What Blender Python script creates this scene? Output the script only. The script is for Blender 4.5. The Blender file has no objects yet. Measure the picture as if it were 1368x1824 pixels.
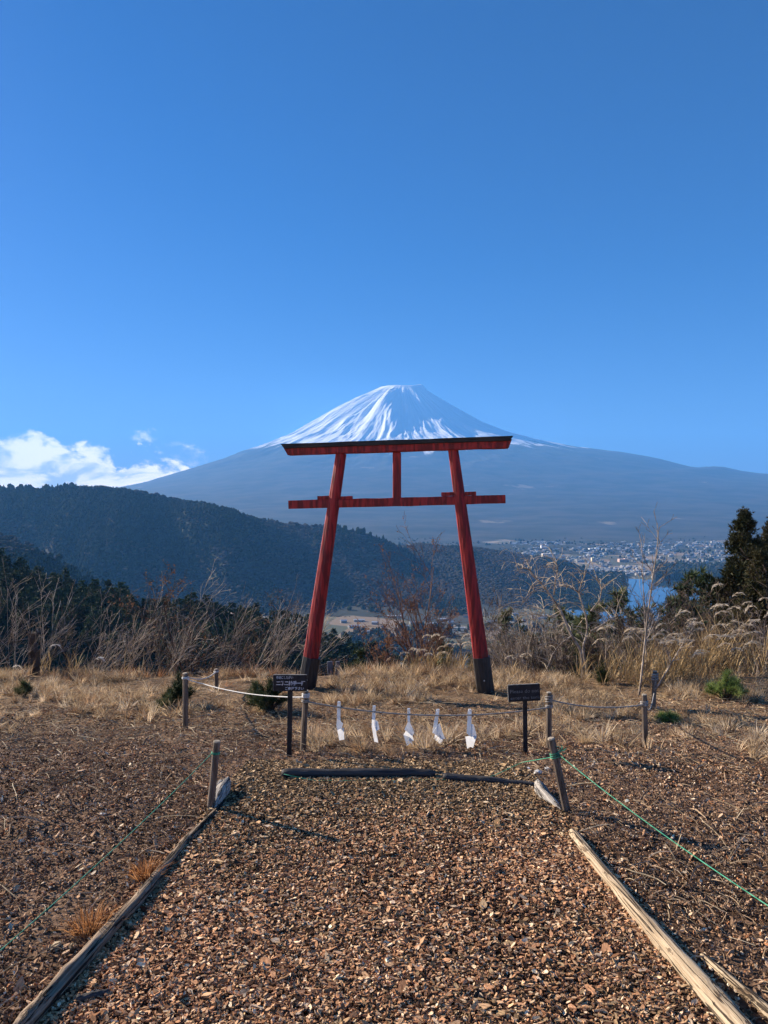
import bpy, math, random
import numpy as np
from mathutils import Vector, Euler, Matrix

# ------------------------------------------------------------------ camera
F = 1370.0                      # focal length in photograph pixels (1368 x 1824)
CX, CY, HY = 684.0, 912.0, 885.0
CAMZ = 1.6
PITCH = math.atan((CY - HY) / F)
scene = bpy.context.scene
cam_d = bpy.data.cameras.new('camera')
cam = bpy.data.objects.new('camera', cam_d)
scene.collection.objects.link(cam)
cam.location = (0, 0, CAMZ)
cam.rotation_euler = (math.pi / 2 - PITCH, 0, 0)
cam_d.sensor_fit = 'VERTICAL'
cam_d.sensor_height = 24.0
cam_d.sensor_width = 18.0
cam_d.lens = 24.0 * F / 1824.0
cam_d.clip_start = 0.05
cam_d.clip_end = 120000
scene.camera = cam

# ------------------------------------------------------------------ sun and sky
SUN_AZ, SUN_EL = 58.0, 24.0     # degrees left of straight ahead, degrees above the horizon
sd = Vector((-math.sin(math.radians(SUN_AZ)) * math.cos(math.radians(SUN_EL)),
             math.cos(math.radians(SUN_AZ)) * math.cos(math.radians(SUN_EL)),
             math.sin(math.radians(SUN_EL))))
sun_d = bpy.data.lights.new('sun', 'SUN')
sun_d.energy = 5.0
sun_d.angle = math.radians(0.53)
sun_d.color = (1.0, 0.87, 0.70)
sun = bpy.data.objects.new('sun', sun_d)
scene.collection.objects.link(sun)
sun.rotation_euler = sd.to_track_quat('Z', 'Y').to_euler()
sun.location = (-30, 20, 30)

world = bpy.data.worlds.new('World')
scene.world = world
world.use_nodes = True
wn, wl = world.node_tree.nodes, world.node_tree.links
wn.clear()


def nd(nodes, t, **kw):
    n = nodes.new(t)
    for k, v in kw.items():
        setattr(n, k, v)
    return n


def mth(nodes, links, op, a, b=None, c=None, clamp=False):
    n = nodes.new('ShaderNodeMath')
    n.operation = op
    n.use_clamp = clamp
    for i, v in enumerate((a, b, c)):
        if v is None:
            continue
        if isinstance(v, (int, float)):
            n.inputs[i].default_value = v
        else:
            links.new(v, n.inputs[i])
    return n.outputs[0]


def smooth(nodes, links, v, lo, hi):
    n = nodes.new('ShaderNodeMapRange')
    n.interpolation_type = 'SMOOTHSTEP'
    links.new(v, n.inputs[0])
    n.inputs[1].default_value = lo
    n.inputs[2].default_value = hi
    return n.outputs[0]


def mixc(nodes, links, f, a, b, mode='MIX'):
    n = nodes.new('ShaderNodeMix')
    n.data_type = 'RGBA'
    n.blend_type = mode
    for s, v in ((n.inputs[0], f), (n.inputs[6], a), (n.inputs[7], b)):
        if isinstance(v, (int, float)):
            s.default_value = v
        elif isinstance(v, (tuple, list)):
            s.default_value = (*v[:3], 1)
        else:
            links.new(v, s)
    return n.outputs[2]


SKY_STRENGTH = 0.050
sky = nd(wn, 'ShaderNodeTexSky', sky_type='NISHITA', sun_disc=False)
sky.sun_elevation = math.radians(SUN_EL)
sky.sun_rotation = math.radians(-SUN_AZ)
sky.altitude = 1100
sky.air_density = 1.0
sky.dust_density = 0.6
sky.ozone_density = 5.0
# a bank of cloud low in the sky (in angles: azimuth a right of straight ahead, elevation e)
tc = nd(wn, 'ShaderNodeTexCoord')
sep = nd(wn, 'ShaderNodeSeparateXYZ')
wl.new(tc.outputs['Generated'], sep.inputs[0])
az = mth(wn, wl, 'ARCTAN2', sep.outputs[0], sep.outputs[1])
el = mth(wn, wl, 'ARCSINE', sep.outputs[2])
cmb = nd(wn, 'ShaderNodeCombineXYZ')
wl.new(mth(wn, wl, 'MULTIPLY', az, 1.0), cmb.inputs[0])
wl.new(mth(wn, wl, 'MULTIPLY', el, 1.6), cmb.inputs[1])
nz = nd(wn, 'ShaderNodeTexNoise')
nz.inputs['Scale'].default_value = 17
nz.inputs['Detail'].default_value = 9
nz.inputs['Roughness'].default_value = 0.62
nz.inputs['Distortion'].default_value = 0.25
wl.new(cmb.outputs[0], nz.inputs['Vector'])
cmb2 = nd(wn, 'ShaderNodeCombineXYZ')
wl.new(mth(wn, wl, 'MULTIPLY', az, 1.0), cmb2.inputs[0])
wl.new(mth(wn, wl, 'MULTIPLY_ADD', el, 2.6, 5.0), cmb2.inputs[1])
nz2 = nd(wn, 'ShaderNodeTexNoise')
nz2.inputs['Scale'].default_value = 17
nz2.inputs['Detail'].default_value = 7
nz2.inputs['Roughness'].default_value = 0.55
nz2.inputs['Distortion'].default_value = 0.6
wl.new(cmb2.outputs[0], nz2.inputs['Vector'])
# height of the bank falls off to the right, it thins out before straight ahead
top = mth(wn, wl, 'MULTIPLY_ADD', az, -0.21, -0.018)           # az=-0.46 -> .062 ; az=-.2 -> .027
top = mth(wn, wl, 'MINIMUM', top, 0.082)
n0 = mth(wn, wl, 'SUBTRACT', nz.outputs['Fac'], 0.5)
lvl = mth(wn, wl, 'MULTIPLY_ADD', n0, 0.19, mth(wn, wl, 'SUBTRACT', top, el))
body = smooth(wn, wl, lvl, -0.002, 0.017)
side = smooth(wn, wl, mth(wn, wl, 'MULTIPLY_ADD', n0, -0.30, az), -0.165, -0.23)
cover = mth(wn, wl, 'MULTIPLY', body, side)
for (pa, pe, pw, ph) in ((-0.300, 0.079, 0.030, 0.013), (-0.243, 0.052, 0.034, 0.020), (-0.268, 0.066, 0.014, 0.006)):
    du = mth(wn, wl, 'DIVIDE', mth(wn, wl, 'SUBTRACT', az, pa), pw)
    dv = mth(wn, wl, 'DIVIDE', mth(wn, wl, 'SUBTRACT', el, pe), ph)
    rr2 = mth(wn, wl, 'ADD', mth(wn, wl, 'MULTIPLY', du, du), mth(wn, wl, 'MULTIPLY', dv, dv))
    puff = smooth(wn, wl, mth(wn, wl, 'MULTIPLY_ADD', n0, 4.2, mth(wn, wl, 'SUBTRACT', 0.55, rr2)), 0.0, 0.9)
    cover = mth(wn, wl, 'MAXIMUM', cover, mth(wn, wl, 'MULTIPLY', puff, 0.8))
shade = smooth(wn, wl, nz2.outputs['Fac'], 0.38, 0.56)
ccol = mixc(wn, wl, shade, (0.66, 0.60, 0.62), (2.0, 1.58, 1.15))
skc = nd(wn, 'ShaderNodeVectorMath', operation='SCALE')
wl.new(sky.outputs[0], skc.inputs[0])
skc.inputs['Scale'].default_value = SKY_STRENGTH
hsv = nd(wn, 'ShaderNodeHueSaturation')
hsv.inputs['Saturation'].default_value = 1.35
wl.new(skc.outputs[0], hsv.inputs['Color'])
tint = mixc(wn, wl, 1.0, hsv.outputs[0], (0.62, 0.50, 0.70), 'MULTIPLY')
fin = mixc(wn, wl, mth(wn, wl, 'MULTIPLY', cover, 0.93), tint, ccol)
bg = nd(wn, 'ShaderNodeBackground')
bg.inputs['Strength'].default_value = 1.0
wl.new(fin, bg.inputs['Color'])
wo = nd(wn, 'ShaderNodeOutputWorld')
wl.new(bg.outputs[0], wo.inputs['Surface'])

vs = scene.view_settings
vs.view_transform = 'Standard'
vs.look = 'None'
vs.exposure = 1.42
vs.gamma = 1.0
vs.use_curve_mapping = False
scene.render.engine = 'CYCLES'
scene.cycles.max_bounces = 6
scene.cycles.diffuse_bounces = 3
scene.cycles.volume_bounces = 2
scene.cycles.transparent_max_bounces = 8
scene.cycles.use_denoising = True

# ------------------------------------------------------------------ helpers
R = np.random.default_rng(7)
COL = scene.collection


def _h(ix, iy, seed):
    n = (ix.astype(np.int64) * 374761393 + iy.astype(np.int64) * 668265263 + seed * 974634777) & 0xFFFFFFFF
    n = ((n ^ (n >> 13)) * 1274126177) & 0xFFFFFFFF
    n = ((n ^ (n >> 16)) * 2246822519) & 0xFFFFFFFF
    return ((n ^ (n >> 15)) & 0xFFFFFF) / float(0xFFFFFF)


def vnoise(x, y, seed=0):
    x = np.asarray(x, float); y = np.asarray(y, float)
    ix = np.floor(x); iy = np.floor(y)
    fx = x - ix; fy = y - iy
    fx = fx * fx * (3 - 2 * fx); fy = fy * fy * (3 - 2 * fy)
    a = _h(ix, iy, seed); b = _h(ix + 1, iy, seed); c = _h(ix, iy + 1, seed); d = _h(ix + 1, iy + 1, seed)
    return (a * (1 - fx) + b * fx) * (1 - fy) + (c * (1 - fx) + d * fx) * fy


def fbm(x, y, o=4, seed=0, g=0.5):
    s = 0.0; a = 1.0; t = 0.0
    for k in range(o):
        s = s + a * vnoise(np.asarray(x) * 2 ** k + 17.3 * k, np.asarray(y) * 2 ** k - 9.1 * k, seed + k)
        t += a; a *= g
    return s / t


def sstep(a, b, x):
    t = np.clip((np.asarray(x, float) - a) / (b - a), 0, 1)
    return t * t * (3 - 2 * t)


def tag(o, label=None, cat=None, group=None, kind=None):
    if label: o['label'] = label
    if cat: o['category'] = cat
    if group: o['group'] = group
    if kind: o['kind'] = kind
    return o


def empty(name, loc=(0, 0, 0)):
    o = bpy.data.objects.new(name, None)
    o.empty_display_size = 0.1
    COL.objects.link(o)
    o.location = loc
    return o


class MB:
    """collects geometry of one part"""
    def __init__(s):
        s.v = []; s.f = []; s.m = []; s.n = 0

    def add(s, v, f, m=0):
        v = np.asarray(v, float).reshape(-1, 3)
        s.v.append(v)
        for q in f:
            s.f.append(tuple(int(i) + s.n for i in q)); s.m.append(m)
        s.n += len(v)

    def tube(s, pts, rad, sides=5, cap=True, m=0, prof=None):
        pts = np.asarray(pts, float); n = len(pts)
        rad = np.broadcast_to(np.asarray(rad, float), (n,))
        t = np.gradient(pts, axis=0)
        t /= np.linalg.norm(t, axis=1)[:, None] + 1e-12
        ref = np.array([0, 0, 1.0]) if abs(t[:, 2]).mean() < 0.8 else np.array([1.0, 0, 0])
        u = np.cross(t, ref); u /= np.linalg.norm(u, axis=1)[:, None] + 1e-12
        w = np.cross(t, u)
        a = np.arange(sides) * 2 * math.pi / sides
        rr = rad[:, None] * (np.ones((n, sides)) if prof is None else prof)
        v = pts[:, None, :] + rr[..., None] * (np.cos(a)[None, :, None] * u[:, None, :] + np.sin(a)[None, :, None] * w[:, None, :])
        f = []
        for i in range(n - 1):
            for k in range(sides):
                k2 = (k + 1) % sides
                f.append((i * sides + k, i * sides + k2, (i + 1) * sides + k2, (i + 1) * sides + k))
        if cap:
            f.append(tuple(range(sides))[::-1]); f.append(tuple((n - 1) * sides + k for k in range(sides)))
        s.add(v.reshape(-1, 3), f, m)

    def box(s, c, size, rot=None, m=0, bevel=0.0):
        sx, sy, sz = [q / 2 for q in size]
        if bevel > 0:
            bm_v, bm_f = bevel_box(sx, sy, sz, bevel)
            v = np.array(bm_v)
            f = bm_f
        else:
            v = np.array([(x, y, z) for z in (-sz, sz) for y in (-sy, sy) for x in (-sx, sx)])
            f = [(0, 2, 3, 1), (4, 5, 7, 6), (0, 1, 5, 4), (2, 6, 7, 3), (0, 4, 6, 2), (1, 3, 7, 5)]
        if rot is not None:
            v = v @ np.array(rot).T
        s.add(v + np.array(c), f, m)

    def build(s, name, mats, parent=None, smooth=False):
        me = bpy.data.meshes.new(name)
        me.from_pydata(np.concatenate(s.v).tolist() if s.v else [], [], s.f)
        return finish(me, name, mats, parent, smooth, s.m)


def bevel_box(sx, sy, sz, b):
    import bmesh
    bm = bmesh.new()
    bmesh.ops.create_cube(bm, size=2)
    bmesh.ops.scale(bm, vec=(sx, sy, sz), verts=bm.verts)
    bmesh.ops.bevel(bm, geom=bm.edges[:], offset=b, segments=1, affect='EDGES')
    bm.verts.index_update()
    v = [tuple(q.co) for q in bm.verts]
    f = [tuple(q.index for q in p.verts) for p in bm.faces]
    bm.free()
    return v, f


def finish(me, name, mats, parent=None, smooth=False, mi=None):
    if not isinstance(mats, (list, tuple)):
        mats = [mats]
    for m in mats:
        me.materials.append(m)
    if mi is not None and len(mats) > 1:
        me.polygons.foreach_set('material_index', np.array(mi, np.int32))
    if smooth:
        me.polygons.foreach_set('use_smooth', np.ones(len(me.polygons), bool))
    me.update()
    o = bpy.data.objects.new(name, me)
    COL.objects.link(o)
    if parent is not None:
        o.parent = parent
    return o


def grid_mesh(name, V, nx, ny, mat, smooth=True, wrap=False):
    """V: (ny*nx,3) rows of nx"""
    me = bpy.data.meshes.new(name)
    i = np.arange(ny - 1)[:, None] * nx
    k = np.arange(nx if wrap else nx - 1)[None, :]
    k2 = (k + 1) % nx
    q = np.stack([i + k, i + k2, i + nx + k2, i + nx + k], -1).reshape(-1, 4)
    me.vertices.add(len(V)); me.vertices.foreach_set('co', np.asarray(V, np.float32).ravel())
    me.loops.add(q.size); me.loops.foreach_set('vertex_index', q.ravel().astype(np.int32))
    me.polygons.add(len(q))
    me.polygons.foreach_set('loop_start', np.arange(0, q.size, 4, dtype=np.int32))
    me.polygons.foreach_set('loop_total', np.full(len(q), 4, np.int32))
    me.update(calc_edges=True)
    me.validate()
    return finish(me, name, mat, None, smooth)


def setattr_pt(o, name, arr, typ):
    a = o.data.attributes.new(name, typ, 'POINT')
    arr = np.asarray(arr, np.float32 if typ != 'INT' else np.int32)
    if typ == 'FLOAT_COLOR':
        c = np.ones((len(arr), 4), np.float32); c[:, :3] = arr
        a.data.foreach_set('color', c.ravel())
    elif typ == 'FLOAT_VECTOR':
        a.data.foreach_set('vector', arr.ravel())
    else:
        a.data.foreach_set('value', arr.ravel())


# ------------------------------------------------------------------ materials
def mat(name, c1, c2=None, scale=10.0, rough=0.85, bump=0.0, bscale=None, stretch=(1, 1, 1), transl=0.0, var=None,
        lo=0.35, hi=0.65, src='noise', spec=0.25, attr=None, attr_type='GEOMETRY', detail=5.0, coord='Object', dist=0.0, rand=0.0):
    m = bpy.data.materials.new(name)
    m.use_nodes = True
    n, l = m.node_tree.nodes, m.node_tree.links
    n.clear()
    out = n.new('ShaderNodeOutputMaterial')
    p = n.new('ShaderNodeBsdfPrincipled')
    p.inputs['Roughness'].default_value = rough
    p.inputs['Specular IOR Level'].default_value = spec
    t = n.new('ShaderNodeTexCoord')
    mp = n.new('ShaderNodeMapping')
    mp.inputs['Scale'].default_value = stretch
    if coord == 'Position':
        g = n.new('ShaderNodeNewGeometry'); l.new(g.outputs['Position'], mp.inputs[0])
    else:
        l.new(t.outputs[coord], mp.inputs[0])
    nz = n.new('ShaderNodeTexNoise')
    nz.inputs['Scale'].default_value = scale
    nz.inputs['Detail'].default_value = detail
    nz.inputs['Distortion'].default_value = dist
    l.new(mp.outputs[0], nz.inputs['Vector'])
    f = smooth(n, l, nz.outputs['Fac'], lo, hi)
    base = None
    if attr:
        at = n.new('ShaderNodeAttribute'); at.attribute_name = attr; at.attribute_type = attr_type
        base = at.outputs['Color']
        g2 = mixc(n, l, f, tuple(x * (1 - (var or 0)) for x in (1, 1, 1)), tuple(1 + (var or 0) for _ in range(3)))
        colr = mixc(n, l, 1.0, base, g2, 'MULTIPLY')
    else:
        colr = mixc(n, l, f, c1, c2 if c2 is not None else c1)
    if rand:
        oi = n.new('ShaderNodeObjectInfo')
        g3 = mixc(n, l, oi.outputs['Random'], (1 - rand,) * 3, (1 + rand,) * 3)
        colr = mixc(n, l, 1.0, colr, g3, 'MULTIPLY')
    l.new(colr, p.inputs['Base Color'])
    if bump:
        b = n.new('ShaderNodeBump')
        b.inputs['Strength'].default_value = 1.0
        b.inputs['Distance'].default_value = bump
        nb = n.new('ShaderNodeTexNoise')
        nb.inputs['Scale'].default_value = bscale or scale * 2
        nb.inputs['Detail'].default_value = 6
        l.new(mp.outputs[0], nb.inputs['Vector'])
        l.new(nb.outputs['Fac'], b.inputs['Height'])
        l.new(b.outputs[0], p.inputs['Normal'])
    if transl > 0:
        tr = n.new('ShaderNodeBsdfTranslucent')
        l.new(colr, tr.inputs['Color'])
        mx = n.new('ShaderNodeMixShader')
        mx.inputs[0].default_value = transl
        l.new(p.outputs[0], mx.inputs[1]); l.new(tr.outputs[0], mx.inputs[2])
        l.new(mx.outputs[0], out.inputs['Surface'])
    else:
        l.new(p.outputs[0], out.inputs['Surface'])
    return m


# ------------------------------------------------------------------ pixel -> world
def ray(px, py):
    x = (px - CX) / F; zc = (CY - py) / F
    c, s = math.cos(PITCH), math.sin(PITCH)
    return np.array([x, c + zc * s, zc * c - s])


def at(px, py, d):
    """point seen at pixel (px,py) at distance y=d"""
    r = ray(px, py)
    return np.array([0, 0, CAMZ]) + r * (d / r[1])


PD = [-6, 2.0, 4.3, 5.2, 6.5, 8.5, 9.6, 11, 14, 20, 30]
PZ = [0.05, 0.0, 0.0, -.13, -.34, -.58, -.655, -1.08, -2.3, -6.0, -13]


def gz(x, y):
    x = np.asarray(x, float); y = np.asarray(y, float)
    # smooth profile, away from the camera
    z = sum(np.interp(y + dy, PD, PZ) for dy in (-.3, -.15, 0, .15, .3)) / 5
    # low mound that carries the gate
    z = z + 0.07 * np.exp(-((x - 0.15) / 1.5) ** 2 - ((y - 9.1) / 0.8) ** 2)
    side = sstep(1.05, 2.0, np.abs(x))
    z = z + side * 0.10 * (fbm(x * 0.9, y * 0.9, 3, 3) - 0.5)
    z = z + (0.25 + 0.75 * np.maximum(side, sstep(4.6, 5.4, y))) * 0.05 * (fbm(x * 4, y * 4, 3, 5) - 0.5)
    z = z - 0.03 * side * sstep(4.6, 3.0, y)
    return z


def hit(px, py):
    r = ray(px, py)
    lo = 1.0
    for d in np.arange(1.0, 14, 0.01):
        p = np.array([0, 0, CAMZ]) + r * (d / r[1])
        if p[2] <= float(gz(p[0], p[1])):
            return p
    return p


def gpt(x, y, dz=0.0):
    return np.array([x, y, float(gz(x, y)) + dz])


def xof(px, d):
    return (px - CX) / F * d

# ------------------------------------------------------------------ the setting: near ground
def lerp3(a, b, t):
    return np.asarray(a)[None, :] * (1 - t[:, None]) + np.asarray(b)[None, :] * t[:, None]


def path_half(y):
    return np.interp(y, [0, 2.3, 3.9, 4.6], [1.20, 1.10, 0.88, 0.84])


xs = np.concatenate([np.linspace(-22, -5, 60, endpoint=False), np.linspace(-5, 5, 300), np.linspace(5, 22, 61)[1:]])
ys = np.concatenate([np.linspace(-6, 1.5, 20, endpoint=False), np.linspace(1.5, 12, 300, endpoint=False), np.linspace(12, 24, 40)])
GX, GY = np.meshgrid(xs, ys)
gx, gy = GX.ravel(), GY.ravel()
gv = np.stack([gx, gy, gz(gx, gy)], 1)
m_ground = mat('earth', (1, 1, 1), attr='col', var=0.45, scale=38, bump=0.012, bscale=70, rough=0.95, spec=0.1)
ground = grid_mesh('ground', gv, len(xs), len(ys), m_ground)
inpath = sstep(0.08, -0.10, np.abs(gx) - path_half(gy)) * sstep(5.0, 4.7, gy)
gnoise = fbm(gx * 1.3, gy * 1.3, 4, 21)
soil = lerp3((0.085, 0.050, 0.031), (0.18, 0.112, 0.072), sstep(.3, .7, gnoise))
straw = lerp3((0.16, 0.10, 0.055), (0.27, 0.18, 0.10), sstep(.3, .7, fbm(gx * 3, gy * 3, 3, 22)))
gmask = sstep(5.6, 7.2, gy + 1.6 * (fbm(gx * .8, gy * .8, 3, 23) - .5))
c = soil * (1 - gmask[:, None] * .8) + straw * gmask[:, None] * .8
pc = lerp3((0.055, 0.030, 0.020), (0.11, 0.06, 0.038), sstep(.3, .7, gnoise))  # soil under the chips coloured darker, to deepen the shade in their gaps
c = c * (1 - inpath[:, None]) + pc * inpath[:, None]
setattr_pt(ground, 'col', c, 'FLOAT_COLOR')
tag(ground, 'brown earth clearing on the hilltop in front of the gate', 'ground', kind='structure')

# ------------------------------------------------------------------ the setting: slope, valley floor, lake, hills
m_slope = mat('forest floor', (0.018, 0.022, 0.012), (0.045, 0.036, 0.022), scale=0.25, coord='Position', rough=1)
m_wood = mat('wooded hill', (0.022, 0.030, 0.014), (0.055, 0.048, 0.030), scale=0.004, coord='Position', rough=1, detail=8)


def polar(name, us, ds, zf, m):
    U, D = np.meshgrid(us, ds)
    u, d = U.ravel(), D.ravel()
    V = np.stack([u * d, d, zf(u, d)], 1)
    return grid_mesh(name, V, len(us), len(ds), m)


SD = [10.5, 12, 14, 20, 40, 100, 300, 900, 1500, 1700]
SZ = [-1.6, -2.1, -2.9, -6.3, -17, -55, -125, -255, -300, -302]


def slope_z(u, d):
    # a hollow on the left, before the pine hill; on the right the shoulder stays higher
    z = np.interp(d, SD, SZ)
    z = z - 10 * sstep(-0.05, -0.3, u) * sstep(20, 60, d) * sstep(900, 200, d)
    return z + sstep(12, 60, d) * 3.0 * (fbm(u * d * .05, d * .05, 3, 40) - .5) - sstep(11, 30, d) * 0.3


hs = polar('hillside', np.linspace(-1.3, 1.3, 120), np.geomspace(10.8, 1700, 120), slope_z, m_slope)
tag(hs, 'wooded slope falling away beyond the clearing', 'hillside', kind='structure')

VAL = -300.0
m_val = bpy.data.materials.new('valley fields'); m_val.use_nodes = True
n, l = m_val.node_tree.nodes, m_val.node_tree.links
pb = n['Principled BSDF']; pb.inputs['Roughness'].default_value = 1
g = n.new('ShaderNodeNewGeometry')
br = n.new('ShaderNodeTexVoronoi'); br.inputs['Scale'].default_value = 0.012; br.distance = 'CHEBYCHEV'
mp = n.new('ShaderNodeMapping'); mp.inputs['Rotation'].default_value = (0, 0, 0.35); mp.inputs['Scale'].default_value = (1, 0.6, 1)
l.new(g.outputs['Position'], mp.inputs[0]); l.new(mp.outputs[0], br.inputs['Vector'])
ramp = n.new('ShaderNodeValToRGB'); ramp.color_ramp.interpolation = 'CONSTANT'
for i, (p, cc) in enumerate([(0, (.05, .06, .03)), (.3, (.20, .14, .09)), (.45, (.10, .09, .05)), (.6, (.28, .20, .13)), (.72, (.06, .06, .035)), (.85, (.16, .15, .13))]):
    e = ramp.color_ramp.elements[i] if i < 2 else ramp.color_ramp.elements.new(p)
    e.position = p; e.color = (*cc, 1)
sx_ = n.new('ShaderNodeSeparateColor'); l.new(br.outputs['Color'], sx_.inputs[0])
l.new(sx_.outputs[0], ramp.inputs[0])
l.new(ramp.outputs[0], pb.inputs['Base Color'])
vv = np.array([(x, y, VAL) for y in np.linspace(900, 34000, 40) for x in np.linspace(-22000, 22000, 40)])
valley = grid_mesh('valley', vv, 40, 40, m_val)
tag(valley, 'flat valley floor with fields far below the hill', 'valley', kind='structure')

# lake behind the right-hand ridge
m_lake = bpy.data.materials.new('lake water'); m_lake.use_nodes = True
n, l = m_lake.node_tree.nodes, m_lake.node_tree.links
pb = n['Principled BSDF']
pb.inputs['Base Color'].default_value = (0.03, 0.06, 0.09, 1)
pb.inputs['Roughness'].default_value = 0.06
tcx = n.new('ShaderNodeNewGeometry')
nb = n.new('ShaderNodeTexNoise'); nb.inputs['Scale'].default_value = 0.03; nb.inputs['Detail'].default_value = 6
l.new(tcx.outputs['Position'], nb.inputs['Vector'])
bp = n.new('ShaderNodeBump'); bp.inputs['Distance'].default_value = 2.0; bp.inputs['Strength'].default_value = 0.02
l.new(nb.outputs['Fac'], bp.inputs['Height']); l.new(bp.outputs[0], pb.inputs['Normal'])


def vpt(px, py, z=VAL):
    """point of the valley floor seen at a pixel of the photograph"""
    r = ray(px, py)
    t = (z - CAMZ) / r[2]
    return np.array([r[0] * t, r[1] * t, z])


shore = [(1000, 1032), (1060, 1029), (1125, 1031), (1190, 1035), (1250, 1036), (1330, 1038), (1480, 1040), (1480, 1120), (1240, 1118), (1120, 1118), (1040, 1110), (980, 1060)]
b = MB()
sp = []
for i in range(len(shore)):
    a0, a1 = vpt(*shore[i]), vpt(*shore[(i + 1) % len(shore)])
    for k in range(8):
        q = a0 + (a1 - a0) * k / 8
        q = q + np.array([R.normal(0, 6), R.normal(0, 9), 0])
        sp.append((q[0], q[1], VAL + 0.6))
b.add(sp, [tuple(range(len(sp)))])
lake = b.build('lake', m_lake)
tag(lake, 'blue lake between the ridge and the town', 'lake', kind='structure')


def hill(name, crest, dcrest, dfoot, dback, zfoot, label, seed, tree=9.0, spur=0.12, zback=None, nu=220, nd_=70, mt=None, shape=1.15):
    cx = np.array([(p[0] - CX) / F for p in crest]); cy = np.array([p[1] for p in crest])
    us = np.linspace(cx[0], cx[-1], nu)
    dc = np.interp(us, cx, np.broadcast_to(np.asarray(dcrest, float), cx.shape))
    yc = np.interp(us, cx, cy)
    zc = CAMZ + (HY - yc) / F * dc - tree
    ts = np.concatenate([np.linspace(0, 1, nd_), np.linspace(1, 2, nd_ // 3)[1:]])
    U, T = np.meshgrid(us, ts)
    ZC = np.broadcast_to(zc, U.shape); DC = np.broadcast_to(dc, U.shape)
    D = np.where(T <= 1, dfoot + (DC - dfoot) * T, DC + (dback - DC) * (T - 1))
    s = np.where(T <= 1, np.sin(np.clip(T, 0, 1) * math.pi / 2) ** shape, 1.0)
    # spurs and gullies on the flank, none at the crest itself
    X = U * D
    nz_ = fbm(X / (0.16 * dfoot) + D / (0.5 * dfoot), D / (0.45 * dfoot), 4, seed) - 0.5
    H = np.maximum(ZC - zfoot, 5)
    Z = zfoot + H * s + H * spur * 4 * (nz_ - .12) * np.where(T <= 1, np.sin(np.clip(T, 0, 1) * math.pi) ** 0.8 * (1 - .55 * T), 0)
    zb = zfoot if zback is None else zback
    Z = np.where(T > 1, ZC + (zb - ZC) * sstep(0, 1, T - 1), Z)
    V = np.stack([X.ravel(), D.ravel(), Z.ravel()], 1)
    o = grid_mesh(name, V, len(us), len(ts), mt or m_wood)
    tag(o, label, 'hill', kind='structure')
    return o, (us, ts, V.reshape(len(ts), len(us), 3))


ridge, ridge_g = hill('hill', [(-420, 850), (-200, 858), (0, 868), (80, 868), (130, 866), (180, 866), (250, 873), (330, 892), (380, 905), (420, 917), (480, 926), (540, 935), (600, 938), (640, 946), (690, 962), (730, 985), (770, 1020), (815, 1075), (850, 1098)],
                      2700, 1930, 3500, VAL - 5, 'long dark wooded ridge crossing the left half below the clouds', 51, spur=0.46)
ridge2, ridge2_g = hill('hill', [(560, 985), (640, 972), (700, 972), (720, 971), (745, 966), (770, 968), (800, 971), (850, 973), (900, 981), (960, 991), (1000, 998), (1035, 1010), (1062, 1033), (1088, 1056), (1105, 1085), (1112, 1098)],
                        3000, 2060, 3500, VAL - 5, 'lower wooded ridge running down to the lake', 61, spur=0.36)
spur, spur_g = hill('hill', [(-500, 880), (-200, 905), (0, 944), (40, 960), (80, 985), (120, 1004), (170, 1030), (240, 1070), (330, 1120)],
                    1350, 850, 1700, VAL + 20, 'small dark wooded spur at the left edge below the long ridge', 71, spur=0.15)
pineh, pineh_g = hill('hill', [(-420, 905), (-200, 950), (0, 988), (130, 1024), (220, 1048), (300, 1062), (400, 1066), (480, 1084), (540, 1104), (600, 1124), (650, 1140), (690, 1165), (740, 1215), (800, 1290)],
                      [330] * 14, 90, 520, -78, 'near pine-covered slope at left behind the bare shrubs', 81, tree=9, spur=0.08, zback=-270, mt=m_slope, nd_=50)

# ------------------------------------------------------------------ the snow-capped mountain
MX, MY = (718 - CX) / F * 18000, 18000.0
PXM = 18000.0 / F
prof_r = np.array([(0, 186), (18, 187), (34, 199), (42, 189), (60, 176), (82, 163), (110, 146), (142, 128), (182, 112), (242, 96), (290, 86), (332, 80), (372, 75), (412, 68), (432, 63), (452, 57), (475, 50), (492, 48), (506, 51), (522, 50), (545, 43), (572, 39), (610, 38), (650, 35), (760, 26), (900, 8), (1100, -20), (1300, -24)], float) * PXM
prof_l = np.array([(0, 186), (18, 187), (30, 193), (40, 194), (60, 184), (118, 155), (150, 136), (193, 111), (240, 90), (318, 62), (380, 41), (438, 22), (520, 2), (620, -12), (800, -20), (1100, -23), (1300, -24)], float) * PXM
prof_f = np.array([(0, 2480), (300, 2500), (480, 2545), (700, 2420), (1200, 2080), (1800, 1720), (2600, 1320), (3400, 1020), (4200, 780), (5200, 540), (6500, 300), (8000, 80), (9500, -90), (11000, -210), (12600, -296), (14000, -304), (17100, -310)], float)
nth, nr = 760, 300
th = np.concatenate([np.linspace(-math.pi * 1.04, math.pi * 0.04, nth - 60), np.linspace(math.pi * 0.04, math.pi * 0.96, 62)[1:-1]])
rr = np.concatenate([np.linspace(0, 5200, 190), np.geomspace(5200, 17000, nr - 189)[1:]])
TH, RR = np.meshgrid(th, rr)
ct, st = np.cos(TH), np.sin(TH)
wr = np.maximum(ct, 0) ** 2; wlft = np.maximum(-ct, 0) ** 2; wf = st ** 2
# the side profiles only hold near the skyline; they ease into the plain towards the camera
Z = wr * np.interp(RR, prof_r[:, 0], prof_r[:, 1]) + wlft * np.interp(RR, prof_l[:, 0], prof_l[:, 1]) + wf * np.interp(RR, prof_f[:, 0], prof_f[:, 1])
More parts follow.
